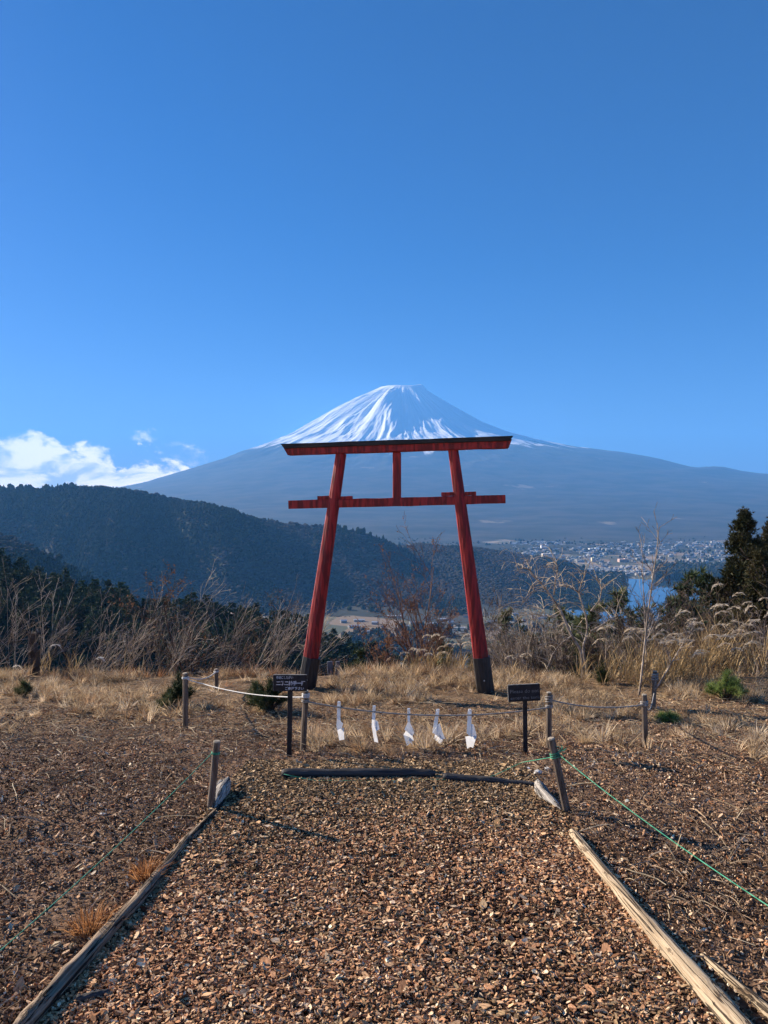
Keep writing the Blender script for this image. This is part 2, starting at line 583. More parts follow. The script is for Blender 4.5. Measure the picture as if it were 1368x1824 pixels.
# ribs and gullies that fan out from the summit
def ribs(k, seed, warp):
    w = warp * (fbm(RR / 900 + 3, TH * 3, 3, seed + 9) - .5)
    x = TH * k + w
    return 1 - 2 * np.abs(fbm(x, RR / 2600.0, 2, seed) - .5) * 2


amp = sstep(450, 1100, RR) * (1 - 0.75 * sstep(3200, 6500, RR)) * (1 - .6 * sstep(.3, 1, ct))
Z = Z + amp * (72 * (ribs(4.0, 11, 1.2) - .55) + 30 * (ribs(10, 12, 1.6) - .5) + 11 * (ribs(24, 13, 3.0) - .5))
# the strong spur that drops from the right-hand summit
spx = np.exp(-((TH + 1.80 + 0.12 * np.sin(RR / 600)) / 0.16) ** 2) * sstep(520, 1300, RR) * sstep(3600, 1300, RR)
Z = Z + 150 * spx
Z = Z + sstep(5000, 7000, RR) * 26 * (fbm(RR * ct / 420, RR * st / 420, 4, 15) - .5)
Z = Z + amp * (5 * (ribs(58, 14, 4.0) - .5) + 12 * (fbm(TH * 50, RR / 130, 3, 44) - .5))
rim = sstep(900, 450, RR)
Z = Z + rim * 34 * (fbm(ct * 3 + 5, st * 3, 3, 19) - .5)
V = np.stack([(MX + RR * ct).ravel(), (MY + RR * st).ravel(), Z.ravel()], 1)
m_mt = bpy.data.materials.new('mountain rock and snow'); m_mt.use_nodes = True
n, l = m_mt.node_tree.nodes, m_mt.node_tree.links
pb = n['Principled BSDF']; pb.inputs['Roughness'].default_value = 0.9; pb.inputs['Specular IOR Level'].default_value = 0.1
a1 = n.new('ShaderNodeAttribute'); a1.attribute_name = 'snow'
g = n.new('ShaderNodeNewGeometry')
mp = n.new('ShaderNodeMapping'); mp.inputs['Scale'].default_value = (0.0022, 0.0032, 0.004)
l.new(g.outputs['Position'], mp.inputs[0])
nz = n.new('ShaderNodeTexNoise'); nz.inputs['Scale'].default_value = 1.0; nz.inputs['Detail'].default_value = 9; nz.inputs['Roughness'].default_value = 0.65
l.new(mp.outputs[0], nz.inputs['Vector'])
wood = mixc(n, l, smooth(n, l, nz.outputs['Fac'], .38, .64), (0.040, 0.046, 0.038), (0.078, 0.073, 0.062))
nz3 = n.new('ShaderNodeTexNoise'); nz3.inputs['Scale'].default_value = 0.9; nz3.inputs['Detail'].default_value = 4
mp3 = n.new('ShaderNodeMapping'); mp3.inputs['Scale'].default_value = (0.0016, 0.0009, 0.006); mp3.inputs['Location'].default_value = (3.1, 7.7, 0)
l.new(g.outputs['Position'], mp3.inputs[0]); l.new(mp3.outputs[0], nz3.inputs['Vector'])
wood = mixc(n, l, mth(n, l, 'MULTIPLY', smooth(n, l, nz3.outputs['Fac'], .68, .74), 0.8), wood, (0.26, 0.22, 0.17))
ssum = mth(n, l, 'MULTIPLY_ADD', mth(n, l, 'SUBTRACT', nz.outputs['Fac'], .5), 0.5, a1.outputs['Fac'])
sm = smooth(n, l, ssum, .38, .62)
l.new(mixc(n, l, sm, wood, (0.90, 0.91, 0.93)), pb.inputs['Base Color'])
mountain = grid_mesh('mountain', V, len(th), len(rr), m_mt, wrap=True)
streak = fbm(TH * 30 + 3 * (fbm(RR / 700, TH * 4, 3, 31) - .5), RR / 2400.0, 3, 32)
line = 880 + 250 * np.maximum(ct, 0) + 330 * np.maximum(-ct, 0) ** 2
rockn = fbm(TH * 60, RR / 260, 3, 45)
snow = .5 + (Z - line) / 380 + (streak - .5) * 1.25
snow = snow - .35 * sstep(.60, .72, rockn) * sstep(2300, 1500, Z) * sstep(.1, .6, ct + .35)
setattr_pt(mountain, 'snow', np.clip(snow, 0, 1.2).ravel(), 'FLOAT')
tag(mountain, 'great conical mountain with a snow-covered summit behind the gate', 'mountain', kind='structure')

# ------------------------------------------------------------------ haze: one closed box of thin air
b = MB(); b.box((0, 14000, 1250), (42000, 40000, 3140))
m_hz = bpy.data.materials.new('haze air'); m_hz.use_nodes = True
n, l = m_hz.node_tree.nodes, m_hz.node_tree.links
n.clear()
pv = n.new('ShaderNodeVolumePrincipled')
pv.inputs['Color'].default_value = (0.15, 0.465, 1.0, 1)
pv.inputs['Density'].default_value = 5.6e-5
pv.inputs['Anisotropy'].default_value = 0.06
ho = n.new('ShaderNodeOutputMaterial')
l.new(pv.outputs[0], ho.inputs['Volume'])
haze = b.build('haze', m_hz)
tag(haze, 'thin blue haze filling the air over the valley', 'haze', kind='stuff')

# ------------------------------------------------------------------ scattered stuff (instances on points)
def proto_collection(name, meshes, mats):
    c = bpy.data.collections.new(name)
    for i, me in enumerate(meshes):
        for m in (mats if isinstance(mats, list) else [mats]):
            me.materials.append(m)
        o = bpy.data.objects.new('%s_%02d' % (name, i), me)
        c.objects.link(o)
    return c


def scatter(name, pts, rots, scls, cols, coll, label, cat, nvar, idx=None):
    me = bpy.data.meshes.new(name)
    me.vertices.add(len(pts)); me.vertices.foreach_set('co', np.asarray(pts, np.float32).ravel())
    me.update()
    o = bpy.data.objects.new(name, me)
    COL.objects.link(o)
    setattr_pt(o, 'rot', rots, 'FLOAT_VECTOR')
    setattr_pt(o, 'scl', scls, 'FLOAT_VECTOR')
    setattr_pt(o, 'tint', cols, 'FLOAT_VECTOR')
    setattr_pt(o, 'pick', R.integers(0, nvar, len(pts)) if idx is None else idx, 'INT')
    ng = bpy.data.node_groups.new(name + '_scatter', 'GeometryNodeTree')
    ng.interface.new_socket('Geometry', in_out='INPUT', socket_type='NodeSocketGeometry')
    ng.interface.new_socket('Geometry', in_out='OUTPUT', socket_type='NodeSocketGeometry')
    n, l = ng.nodes, ng.links
    gi, go = n.new('NodeGroupInput'), n.new('NodeGroupOutput')
    ci = n.new('GeometryNodeCollectionInfo')
    ci.inputs[0].default_value = coll
    ci.inputs[1].default_value = True
    ci.inputs[2].default_value = True
    ip = n.new('GeometryNodeInstanceOnPoints')
    ip.inputs['Pick Instance'].default_value = True

    def na(nm, t):
        a = n.new('GeometryNodeInputNamedAttribute'); a.data_type = t; a.inputs[0].default_value = nm
        return a.outputs[0]
    er = n.new('FunctionNodeEulerToRotation')
    l.new(na('rot', 'FLOAT_VECTOR'), er.inputs[0])
    l.new(gi.outputs[0], ip.inputs['Points'])
    l.new(ci.outputs[0], ip.inputs['Instance'])
    l.new(na('pick', 'INT'), ip.inputs['Instance Index'])
    l.new(er.outputs[0], ip.inputs['Rotation'])
    l.new(na('scl', 'FLOAT_VECTOR'), ip.inputs['Scale'])
    l.new(ip.outputs[0], go.inputs[0])
    md = o.modifiers.new('scatter', 'NODES')
    md.node_group = ng
    tag(o, label, cat, kind='stuff')
    return o


def pick(pal, w, n, jit=0.18):
    pal = np.array(pal, float); w = np.array(w, float); w /= w.sum()
    c = pal[R.choice(len(pal), n, p=w)]
    return np.clip(c * (1 + R.normal(0, jit, (n, 1))), 0.004, 1)


def mesh_of(mb, name):
    me = bpy.data.meshes.new(name)
    me.from_pydata(np.concatenate(mb.v).tolist(), [], mb.f)
    return me


# --- bark chips
def chip(seed):
    r = np.random.default_rng(seed)
    k = r.integers(5, 8)
    a = np.sort(r.uniform(0, 2 * math.pi, k)) if False else np.linspace(0, 2 * math.pi, k, endpoint=False) + r.uniform(-.3, .3, k)
    rx = 0.5 * r.uniform(.75, 1.1, k); ry = 0.5 * r.uniform(.75, 1.1, k)
    px_, py_ = np.cos(a) * rx, np.sin(a) * ry
    bend = r.uniform(-.5, .5)
    top = np.stack([px_, py_, 0.5 + bend * px_ ** 2 * 4 * .5 + r.uniform(-.12, .12, k)], 1)
    bot = top - np.array([0, 0, 1.0]); bot[:, :2] *= 0.92
    m = MB()
    m.add(np.concatenate([top, bot]), [tuple(range(k))] + [(i + k, (i + 1) % k + k, (i + 1) % k, i) for i in range(k)] + [tuple(range(2 * k - 1, k - 1, -1))])
    return mesh_of(m, 'chip')


m_chip = mat('bark chip', (1, 1, 1), attr='tint', attr_type='INSTANCER', var=0.35, scale=3.0, rough=0.95, spec=0.06, stretch=(1, 4, 1))
chips_c = proto_collection('bark_chip_shapes', [chip(100 + i) for i in range(10)], m_chip)


def lay_chips(name, x, y, L, W, T, cols, label, tilt=0.30, lift=0.0, coll=None, nv=10):
    n_ = len(x)
    z = gz(x, y) + lift + R.uniform(0.0, 0.013, n_)
    rot = np.stack([R.normal(0, tilt, n_), R.normal(0, tilt, n_), R.uniform(0, 2 * math.pi, n_)], 1)
    return scatter(name, np.stack([x, y, z], 1), rot, np.stack([L, W, T], 1), cols, coll or chips_c, label, 'wood chips', nv)


N = 170000
y_ = 1.75 + (4.85 - 1.75) * R.random(N) ** 1.0
hw = path_half(y_) + 0.02
x_ = R.uniform(-1, 1, N) * hw
# thin, dark trodden patch and darker edges where fewer chips lie
patch = fbm(x_ * 1.6, y_ * 1.6, 3, 90)
bare = np.maximum(np.exp(-((x_ - .42) / .22) ** 2 - ((y_ - 2.95) / .35) ** 2) * 0.85, sstep(.58, .75, patch) * .5)
keep = R.random(N) > bare * 0.85
x_, y_ = x_[keep], y_[keep]; n_ = len(x_)
L = np.exp(R.normal(math.log(0.0158), 0.45, n_)); W = L * R.uniform(.26, .58, n_); T = R.uniform(.002, .006, n_)
red = np.clip(sstep(4.3, 3.2, y_) * (0.45 + 1.1 * (fbm(x_ * 1.2, y_ * 1.2, 3, 91) - .25)), 0, 1)
c_red = pick([(.43, .225, .12), (.56, .34, .19), (.25, .125, .065), (.07, .037, .023), (.74, .53, .34)], [4.4, 3.6, 2.4, 2.4, 1.6], n_, .22)
c_old = pick([(.27, .17, .092), (.40, .265, .145), (.14, .09, .052), (.05, .033, .022), (.60, .44, .27)], [4, 3, 3, 3, 1.3], n_, .25)
w_ = (R.random(n_) < red)[:, None]
lay_chips('wood_chips', x_, y_, L, W, T, np.where(w_, c_red, c_old), 'thick layer of reddish brown bark chips covering the path')

# --- duller litter on both sides and behind the path
N = 270000
yl = 1.1 + 6.9 * R.random(N) ** 1.4
xl = R.uniform(-1, 1, N) * (0.55 * yl + 1.9)
out = (np.abs(xl) > path_half(yl) + 0.03) | (yl > 4.75)
cl = fbm(xl * 1.7, yl * 1.7, 3, 95)
keep = out & (R.random(N) < 0.35 + 1.1 * sstep(.32, .62, cl)) & (R.random(N) < np.where(yl > 5.5, .5, 1))
xl, yl, cl = xl[keep], yl[keep], cl[keep]; n_ = len(xl)
L = np.exp(R.normal(math.log(0.0125), 0.5, n_)); W = L * R.uniform(.22, .6, n_); T = R.uniform(.002, .008, n_)
cc = pick([(.27, .16, .095), (.40, .25, .152), (.09, .054, .034), (.54, .37, .24), (.72, .57, .40), (.42, .19, .09)], [5, 4, 4, 2.4, 1.1, .8], n_)
lay_chips('litter', xl, yl, L, W, T, cc, 'dull brown bark litter and crumbs strewn over the bare soil', tilt=0.5)


# --- straw: pale fallen stalks
def stalk_mesh(seed):
    r = np.random.default_rng(seed)
    t = np.linspace(-.5, .5, 5)
    p = np.stack([t, r.uniform(-.15, .15) * np.sin(t * 4), .05 * np.cos(t * 3)], 1)
    m = MB(); m.tube(p, [0.012, .014, .014, .012, .006], 3)
    return mesh_of(m, 'stalk')


m_straw = mat('dry straw', (1, 1, 1), attr='tint', attr_type='INSTANCER', var=0.2, scale=4, rough=0.7, transl=0.25)
straw_c = proto_collection('straw_shapes', [stalk_mesh(i) for i in range(5)], m_straw)
N = 9000
yl = 2.0 + 7.5 * R.random(N) ** .8
xl = R.uniform(-1, 1, N) * (0.55 * yl + 1.0)
keep = ((np.abs(xl) > path_half(yl) + .05) | (yl > 4.8)) & (R.random(N) < .25 + sstep(4.5, 6.5, yl))
xl, yl = xl[keep], yl[keep]; n_ = len(xl)
Ls = R.uniform(.05, .22, n_)
scatter('straw', np.stack([xl, yl, gz(xl, yl) + R.uniform(.005, .03, n_)], 1),
        np.stack([R.normal(0, .15, n_), R.normal(0, .15, n_), R.uniform(0, 6.28, n_)], 1), np.stack([Ls, Ls * .8, Ls * .8], 1),
        pick([(.48, .37, .23), (.34, .25, .15), (.6, .5, .35)], [3, 3, 1], n_), straw_c, 'pale dead stalks lying scattered on the ground', 'straw', 5)


N = 75000
yl = 1.2 + 6.6 * R.random(N) ** 1.2
xl = R.uniform(-1, 1, N) * (0.55 * yl + 1.7)
keep = ((np.abs(xl) > path_half(yl) + .04) | (yl > 4.75)) & (R.random(N) < .25 + .9 * sstep(.35, .6, fbm(xl * 2.3, yl * 2.3, 3, 96)))
xl, yl = xl[keep], yl[keep]; n_ = len(xl)
Ls = np.exp(R.normal(math.log(.035), .5, n_))
scatter('dead_fibres', np.stack([xl, yl, gz(xl, yl) + R.uniform(.004, .018, n_)], 1),
        np.stack([R.normal(0, .3, n_), R.normal(0, .3, n_), R.uniform(0, 6.28, n_)], 1), np.stack([Ls, Ls * 1.6, Ls * 2.2], 1),
        pick([(.32, .21, .13), (.46, .33, .21), (.16, .10, .06), (.60, .47, .32), (.44, .21, .10)], [4, 3.4, 2.4, 1.4, .5], n_), straw_c, 'fine brown fibres and needles matted over the soil', 'plant litter', 5)


# --- dry grass in tufts
def tuft(seed, n=34, h=1.0, spread=.55, lean=(0, 0), droop=.5):
    r = np.random.default_rng(seed)
    m = MB()
    for _ in range(n):
        a = r.uniform(0, 6.28); b0 = r.uniform(0, .22)
        p0 = np.array([math.cos(a) * b0, math.sin(a) * b0, -0.03])
        d = np.array([math.cos(a) * spread * r.uniform(.2, 1.3) + lean[0], math.sin(a) * spread * r.uniform(.2, 1.3) + lean[1], 1.0])
        hh = h * r.uniform(.45, 1.1)
        w = r.uniform(.012, .022)
        pts = [p0]
        dd = d / np.linalg.norm(d)
        for k in range(3):
            dd = dd + np.array([dd[0], dd[1], -droop * r.uniform(.2, 1.0)]) * .35
            dd /= np.linalg.norm(dd)
            pts.append(pts[-1] + dd * hh / 3)
        s_ = np.array([-math.sin(a + r.uniform(-1, 1)), math.cos(a + r.uniform(-1, 1)), 0])
        v = []
        for q, ww in zip(pts[:3], (w, w * .8, w * .5)):
            v += [q - s_ * ww, q + s_ * ww]
        v.append(pts[3])
        m.add(v, [(0, 1, 3, 2), (2, 3, 5, 4), (4, 5, 6)])
    return mesh_of(m, 'tuft')


m_grass = mat('dry grass', (1, 1, 1), attr='tint', attr_type='INSTANCER', var=0.25, scale=2.5, rough=0.7, transl=0.4)
tuft_c = proto_collection('grass_tuft_shapes', [tuft(300 + i, lean=(.25, -.1)) for i in range(8)] + [tuft(320 + i, n=26, spread=1.1, droop=1.2) for i in range(4)], m_grass)
N = 19000
yg = 4.2 + 6.35 * R.random(N)
xg = R.uniform(-1, 1, N) * (0.54 * yg + 1.2)
gn = fbm(xg * 1.1, yg * 1.1, 4, 97)
# photograph: straw belt at the mound and right of it, thin on the left and on the worn strip before the gate
dens = sstep(6.6, 8.2, yg + 1.5 * (gn - .5)) * .9
dens = np.maximum(dens, np.exp(-((yg - 5.55) / .33) ** 2) * sstep(-.75, -.4, xg) * sstep(2.4, 1.7, xg) * 1.0)
dens = np.maximum(dens, sstep(.7, 1.3, xg) * sstep(5.4, 6.2, yg) * .75)
dens = np.maximum(dens, (.22 + .30 * sstep(1.2, 1.9, np.abs(xg))) * sstep(.48, .60, gn))
dens = dens * sstep(4.9, 5.1, yg + .8 * sstep(1.0, 1.4, np.abs(xg)))
dens = dens * (.05 + .80 * sstep(.42, .57, gn))
dens = dens * (1 - .93 * np.exp(-((yg - 6.55) / .75) ** 2) * sstep(1.5, 1.0, np.abs(xg)))
dens = dens * (1 - .30 * sstep(-.9, -1.6, xg) * sstep(9.0, 8.2, yg))
keep = (R.random(N) < dens)
xg, yg, gn = xg[keep], yg[keep], gn[keep]; n_ = len(xg)
hg = R.uniform(.07, .17, n_) * np.where(yg < 6.0, 1.15, 1.0) * np.where(yg > 9.2, 1.25, 1)
rust = sstep(.52, .70, fbm(xg * .7 + 9, yg * .7, 3, 99)) * sstep(.2, -1.2, xg)
cg = pick([(.46, .335, .20), (.56, .425, .275), (.28, .18, .105), (.66, .53, .37)], [3.5, 2.6, 4, 1], n_)
cr = pick([(.38, .20, .10), (.45, .27, .15)], [1, 1], n_)
cg = np.where((R.random(n_) < rust * .7)[:, None], cr, cg)
scatter('grass', np.stack([xg, yg, gz(xg, yg)], 1), np.stack([R.normal(0, .42, n_), R.normal(0, .42, n_), R.uniform(0, 6.28, n_)], 1),
        np.stack([hg * 1.1, hg * 1.1, hg], 1), cg, tuft_c, 'short dry straw-coloured grass around the mound and the stakes', 'grass', 12)


# --- forest on the far hills
def tree_blob(seed, tall, rough_, sub=2):
    import bmesh
    bm = bmesh.new()
    bmesh.ops.create_icosphere(bm, subdivisions=sub, radius=1.0)
    r = np.random.default_rng(seed)
    me = bpy.data.meshes.new('crown')
    bm.to_mesh(me); bm.free()
    co = np.empty(len(me.vertices) * 3); me.vertices.foreach_get('co', co); co = co.reshape(-1, 3)
    k = 1 + r.uniform(-rough_, rough_, len(co))
    co = co * k[:, None]
    if tall:
        z = (co[:, 2] + 1) / 2
        co[:, :2] *= (1.15 - z)[:, None]
    co[:, 2] = co[:, 2] + .9
    me.vertices.foreach_set('co', co.ravel()); me.update()
    return me


m_crown = mat('forest crown', (1, 1, 1), attr='tint', attr_type='INSTANCER', var=0.12, scale=1.2, rough=1.0, spec=0.05)
blob_c = proto_collection('forest_crown_shapes', [tree_blob(400 + i, False, .28) for i in range(4)] + [tree_blob(410 + i, True, .22) for i in range(4)], m_crown)


def forest(name, g, count, size, label, seed, decid=.5, trange=(0, 1.12), hs=1.0):
    us, ts, V = g
    nt, nu = len(ts), len(us)
    ti = R.uniform(0, 1, count)
    tmax = np.searchsorted(ts, trange[1]) - 1
    tmin = np.searchsorted(ts, trange[0]); a = tmin + ti * (tmax - tmin); i = np.clip(a.astype(int), 0, nt - 2); fa = (a - i)[:, None]
    b_ = R.uniform(0, 1, count) * (nu - 1); j = np.clip(b_.astype(int), 0, nu - 2); fb = (b_ - j)[:, None]
    P = (V[i, j] * (1 - fa) + V[i + 1, j] * fa) * (1 - fb) + (V[i, j + 1] * (1 - fa) + V[i + 1, j + 1] * fa) * fb
    P = P + np.stack([R.normal(0, size * .5, count), R.normal(0, size * .5, count), np.zeros(count)], 1)
    dn = fbm(P[:, 0] / (size * 26), P[:, 2] / (size * 16), 4, seed)
    isd = R.random(count) < sstep(.62 - decid * .3, .72 - decid * .3, dn)
    s = size * R.uniform(.6, 1.15, count)
    cd = pick([(.060, .050, .038), (.075, .064, .05), (.048, .040, .03)], [2, 1, 2], count, .1)
    ce = pick([(.020, .027, .014), (.026, .034, .016), (.016, .022, .012)], [2, 1, 2], count, .1)
    col = np.where(isd[:, None], cd, ce)
    h = np.where(isd, .62, 1.1) * R.uniform(.8, 1.2, count)
    idx = np.where(isd, R.integers(0, 4, count), R.integers(2, 8, count))
    return scatter(name, P, np.stack([np.zeros(count), np.zeros(count), R.uniform(0, 6.28, count)], 1),
                   np.stack([s * .5, s * .5, s * .50 * h * hs], 1), col, blob_c, label, 'forest', 8, idx)


forest('forest', ridge_g, 36000, 11, 'dark mixed forest on the long ridge at left', 1, decid=.45)
forest('forest', ridge2_g, 24000, 11, 'bluish forest on the lower ridge above the lake', 2, decid=.6)
forest('forest', spur_g, 9000, 9, 'dark forest on the small spur at the left edge', 3, decid=.4)

forest('forest', ridge_g, 420, 14, 'taller trees standing along the crest of the long ridge', 5, decid=.3, trange=(.97, 1.06), hs=1.5)
forest('undergrowth', pineh_g, 9000, 3.2, 'low dark undergrowth between the pines on the near left slope', 4, decid=.5)
# woods on the valley floor and around the town
N = 6000
pxv = R.uniform(560, 1400, N); pyv = np.where(R.random(N) < .5, R.uniform(958, 1040, N), R.uniform(1075, 1190, N))
P = np.array([vpt(a, b) for a, b in zip(pxv, pyv)])
lk = (pxv > 1000) & (pyv > 1026) & (pyv < 1122)
wn_ = fbm(P[:, 0] / 240, P[:, 1] / 300, 4, 77)
town = (pyv < 1040)
k_ = ~lk & (wn_ > np.where(town, .50, .48)) & ~((pyv > 1088) & (pyv < 1118) & (pxv < 1000) & (wn_ < .62))
P = P[k_]; n_ = len(P); s = R.uniform(8, 15, n_)
scatter('forest', P, np.stack([np.zeros(n_), np.zeros(n_), R.uniform(0, 6.28, n_)], 1), np.stack([s * .55, s * .55, s * .6], 1),
        pick([(.025, .032, .016), (.06, .05, .035)], [2, 1], n_), blob_c, 'dark clumps of trees on the valley floor and between the houses', 'forest', 8)
# wooded cape across the lake
b_px = R.uniform(1165, 1420, 2500); b_py = 1034 - R.random(2500) ** 1.4 * 22
P = np.array([vpt(a, b) for a, b in zip(b_px, b_py)]); s = R.uniform(10, 16, 2500)
scatter('forest', P, np.stack([np.zeros(2500), np.zeros(2500), R.uniform(0, 6.28, 2500)], 1), np.stack([s * .6, s * .6, s], 1),
        pick([(.025, .032, .016), (.05, .045, .03)], [3, 1], 2500), blob_c, 'dark wooded cape on the far shore of the lake', 'forest', 8)

# ------------------------------------------------------------------ the town beyond the lake
m_wall = mat('house wall', (.24, .23, .22), (.40, .38, .36), scale=.05, rough=.8, rand=.25)
roofs = [mat('roof metal grey', (.36, .38, .42), rough=.45, spec=.5), mat('roof white', (.44, .44, .44), rough=.5), mat('roof brown', (.20, .12, .09), rough=.6),
         mat('roof blue', (.16, .22, .34), rough=.45, spec=.5)]


def house_mesh(w, d, h, rh, roof, flat=False):
    m = MB()
    x, y = w / 2, d / 2
    v = [(-x, -y, 0), (x, -y, 0), (x, y, 0), (-x, y, 0), (-x, -y, h), (x, -y, h), (x, y, h), (-x, y, h)]
    f = [(0, 1, 5, 4), (1, 2, 6, 5), (2, 3, 7, 6), (3, 0, 4, 7)]
    m.add(v, f, 0)
    if flat:
        m.add([(-x, -y, h), (x, -y, h), (x, y, h), (-x, y, h)], [(0, 1, 2, 3)], 1)
        m.box((x * .3, 0, h + 1.3), (w * .25, d * .35, 2.6), m=0)
    else:
        e = .6
        m.add([(-x - e, -y - e, h), (x + e, -y - e, h), (x + e, y + e, h), (-x - e, y + e, h), (-x - e, 0, h + rh), (x + e, 0, h + rh)],
              [(0, 1, 5, 4), (2, 3, 4, 5), (3, 0, 4), (1, 2, 5)], 1)
    me = mesh_of(m, 'house')
    me.materials.append(m_wall); me.materials.append(roof)
    me.polygons.foreach_set('material_index', np.array(m.m, np.int32)); me.update()
    return me


hm = [house_mesh(11, 8, 5.5, 2.2, roofs[i % 4]) for i in range(4)] + [house_mesh(16, 11, 6, 2.5, roofs[1]), house_mesh(24, 14, 9, 0, roofs[1], True), house_mesh(14, 9, 6, 2.6, roofs[0])]
spots = []
while len(spots) < 900:
    px, py = R.uniform(880, 1300), 966 + 64 * R.random() ** 1.15
    t = (py - 966) / 60
    if px < 905 + 60 * max(0, t): continue
    if px > 1165 and py > 1012: continue
    if px > 1180 and R.random() < .35: continue
    if fbm(px / 26, py / 9, 3, 66) < .42: continue
    spots.append((px, py))
spots.sort(key=lambda s: -s[1])
for i, (px, py) in enumerate(spots[:300]):
    p = vpt(px, py)
    o = bpy.data.objects.new('house', hm[int(R.integers(0, 7))])
    COL.objects.link(o)
    o.location = p; o.rotation_euler = (0, 0, R.uniform(-.5, .5) + (math.pi / 2 if R.random() < .4 else 0))
    tag(o, 'small pale house in the near half of the town beyond the lake', 'house', 'houses of the town beyond the lake')
far_c = bpy.data.collections.new('far_house_shapes')
for i, me in enumerate(hm):
    far_c.objects.link(bpy.data.objects.new('far_house_%02d' % i, me))
P = np.array([vpt(*s) for s in spots[300:]]); n_ = len(P)
scatter('far_houses', P, np.stack([np.zeros(n_), np.zeros(n_), R.uniform(-.5, 1.6, n_)], 1), np.stack([R.uniform(.8, 1.5, n_)] * 3, 1), np.ones((n_, 3)), far_c,
        'mass of tiny pale houses in the far half of the town', 'houses', 7)


def block(px, py, w, h, d, wallc, roofc, label, floors=5, bays=7):
    p = vpt(px, py)
    e = empty('apartment_block', p); e.rotation_euler = (0, 0, .12)
    tag(e, label, 'building')
    mw = mat('block wall', wallc, tuple(x * .9 for x in wallc), scale=.03, rough=.8)
    b = MB(); b.box((0, 0, h / 2), (w, d, h)); b.build('wall', mw, e)
    b = MB(); b.box((0, 0, h + .5), (w + 1, d + 1, 1)); b.box((w * .2, 0, h + 2.5), (w * .2, d * .5, 3)); b.build('roof', mat('block roof', roofc, rough=.7), e)
    wm = None
    mg = mat('block glass', (.05, .07, .10), rough=.2, spec=.6)
    for i in range(floors):
        for k in range(bays):
            if wm is None:
                b = MB(); b.box((0, 0, 0), (w / bays * .6, .3, h / floors * .45)); o = b.build('window', mg, e); wm = o.data
            else:
                o = bpy.data.objects.new('window', wm); COL.objects.link(o); o.parent = e
            o.location = (-w / 2 + (k + .5) * w / bays, -d / 2 - .1, (i + .55) * h / floors)


block(977, 999, 62, 34, 22, (.62, .55, .47), (.6, .58, .55), 'broad beige hotel block above the end of the lower ridge')
block(970, 979, 44, 26, 18, (.80, .80, .80), (.75, .75, .75), 'tall white block at the top left of the town', 4, 5)
block(1058, 980, 60, 10, 22, (.80, .80, .80), (.85, .85, .85), 'long low white hall at the top edge of the town', 2, 6)
block(1110, 1001, 46, 13, 24, (.62, .42, .34), (.70, .50, .42), 'pinkish low block in the middle of the town', 2, 6)
block(1056, 1001, 14, 20, 14, (.72, .64, .44), (.6, .55, .4), 'narrow cream tower block left of the pinkish block', 5, 2)
block(1052, 992, 40, 9, 20, (.78, .78, .78), (.85, .85, .85), 'low white shed behind the cream tower block', 2, 5)
block(1240, 1012, 34, 12, 16, (.78, .76, .72), (.6, .3, .22), 'white lakeside building with reddish roof at the right end of town', 3, 5)

# --- village in the valley
vm = [house_mesh(26, 10, 4, 2.2, roofs[1]), house_mesh(14, 9, 5, 2.2, roofs[0]), house_mesh(12, 9, 5.5, 2.5, roofs[2]), house_mesh(40, 8, 3, 1.6, roofs[1])]
vs_ = [(640, 1107), (668, 1112), (682, 1121), (700, 1099), (718, 1118), (735, 1112), (760, 1103), (775, 1112), (790, 1105), (802, 1111), (830, 1100), (880, 1108), (905, 1104),
       (918, 1096), (935, 1108), (960, 1102), (975, 1098), (690, 1128), (708, 1131), (660, 1126), (630, 1118), (612, 1109), (745, 1126), (815, 1120), (865, 1118), (1000, 1112)]
for i, (px, py) in enumerate(vs_):
    o = bpy.data.objects.new('farmhouse', vm[i % 4]); COL.objects.link(o)
    o.location = vpt(px, py); o.rotation_euler = (0, 0, R.uniform(-.3, .5))
    tag(o, 'small pale farm building among the fields on the valley floor', 'house', 'farm buildings on the valley floor')

# ------------------------------------------------------------------ objects: helpers
def adopt(o, e):
    """parent a part whose mesh is already in world coordinates"""
    o.parent = e
    o.matrix_parent_inverse = Matrix.Translation(-Vector(e.location))
    return o


def frame_of(axis, side_hint=(1, 0, 0)):
    z = np.asarray(axis, float); z /= np.linalg.norm(z)
    x = np.asarray(side_hint, float); x = x - z * (x @ z); x /= np.linalg.norm(x)
    y = np.cross(z, x)
    return np.stack([x, y, z], 1)


# ------------------------------------------------------------------ the gate
m_red = bpy.data.materials.new('worn red paint'); m_red.use_nodes = True
n, l = m_red.node_tree.nodes, m_red.node_tree.links
pb = n['Principled BSDF']; pb.inputs['Roughness'].default_value = 0.55; pb.inputs['Specular IOR Level'].default_value = 0.3
tcn = n.new('ShaderNodeTexCoord')
mp = n.new('ShaderNodeMapping'); mp.inputs['Scale'].default_value = (14, 14, 1.6); l.new(tcn.outputs['Object'], mp.inputs[0])
nz = n.new('ShaderNodeTexNoise'); nz.inputs['Scale'].default_value = 2.2; nz.inputs['Detail'].default_value = 7; l.new(mp.outputs[0], nz.inputs['Vector'])
nz2 = n.new('ShaderNodeTexNoise'); nz2.inputs['Scale'].default_value = 3.5; nz2.inputs['Detail'].default_value = 8; nz2.inputs['Roughness'].default_value = .7
l.new(tcn.outputs['Object'], nz2.inputs['Vector'])
c1 = mixc(n, l, smooth(n, l, nz.outputs['Fac'], .40, .60), (.14, .007, .009), (.34, .019, .018))
c2 = mixc(n, l, mth(n, l, 'MULTIPLY', smooth(n, l, nz2.outputs['Fac'], .57, .70), .75), c1, (.13, .035, .028))
nz4 = n.new('ShaderNodeTexNoise'); nz4.inputs['Scale'].default_value = 9; nz4.inputs['Detail'].default_value = 9; nz4.inputs['Roughness'].default_value = .75
l.new(mp.outputs[0], nz4.inputs['Vector'])
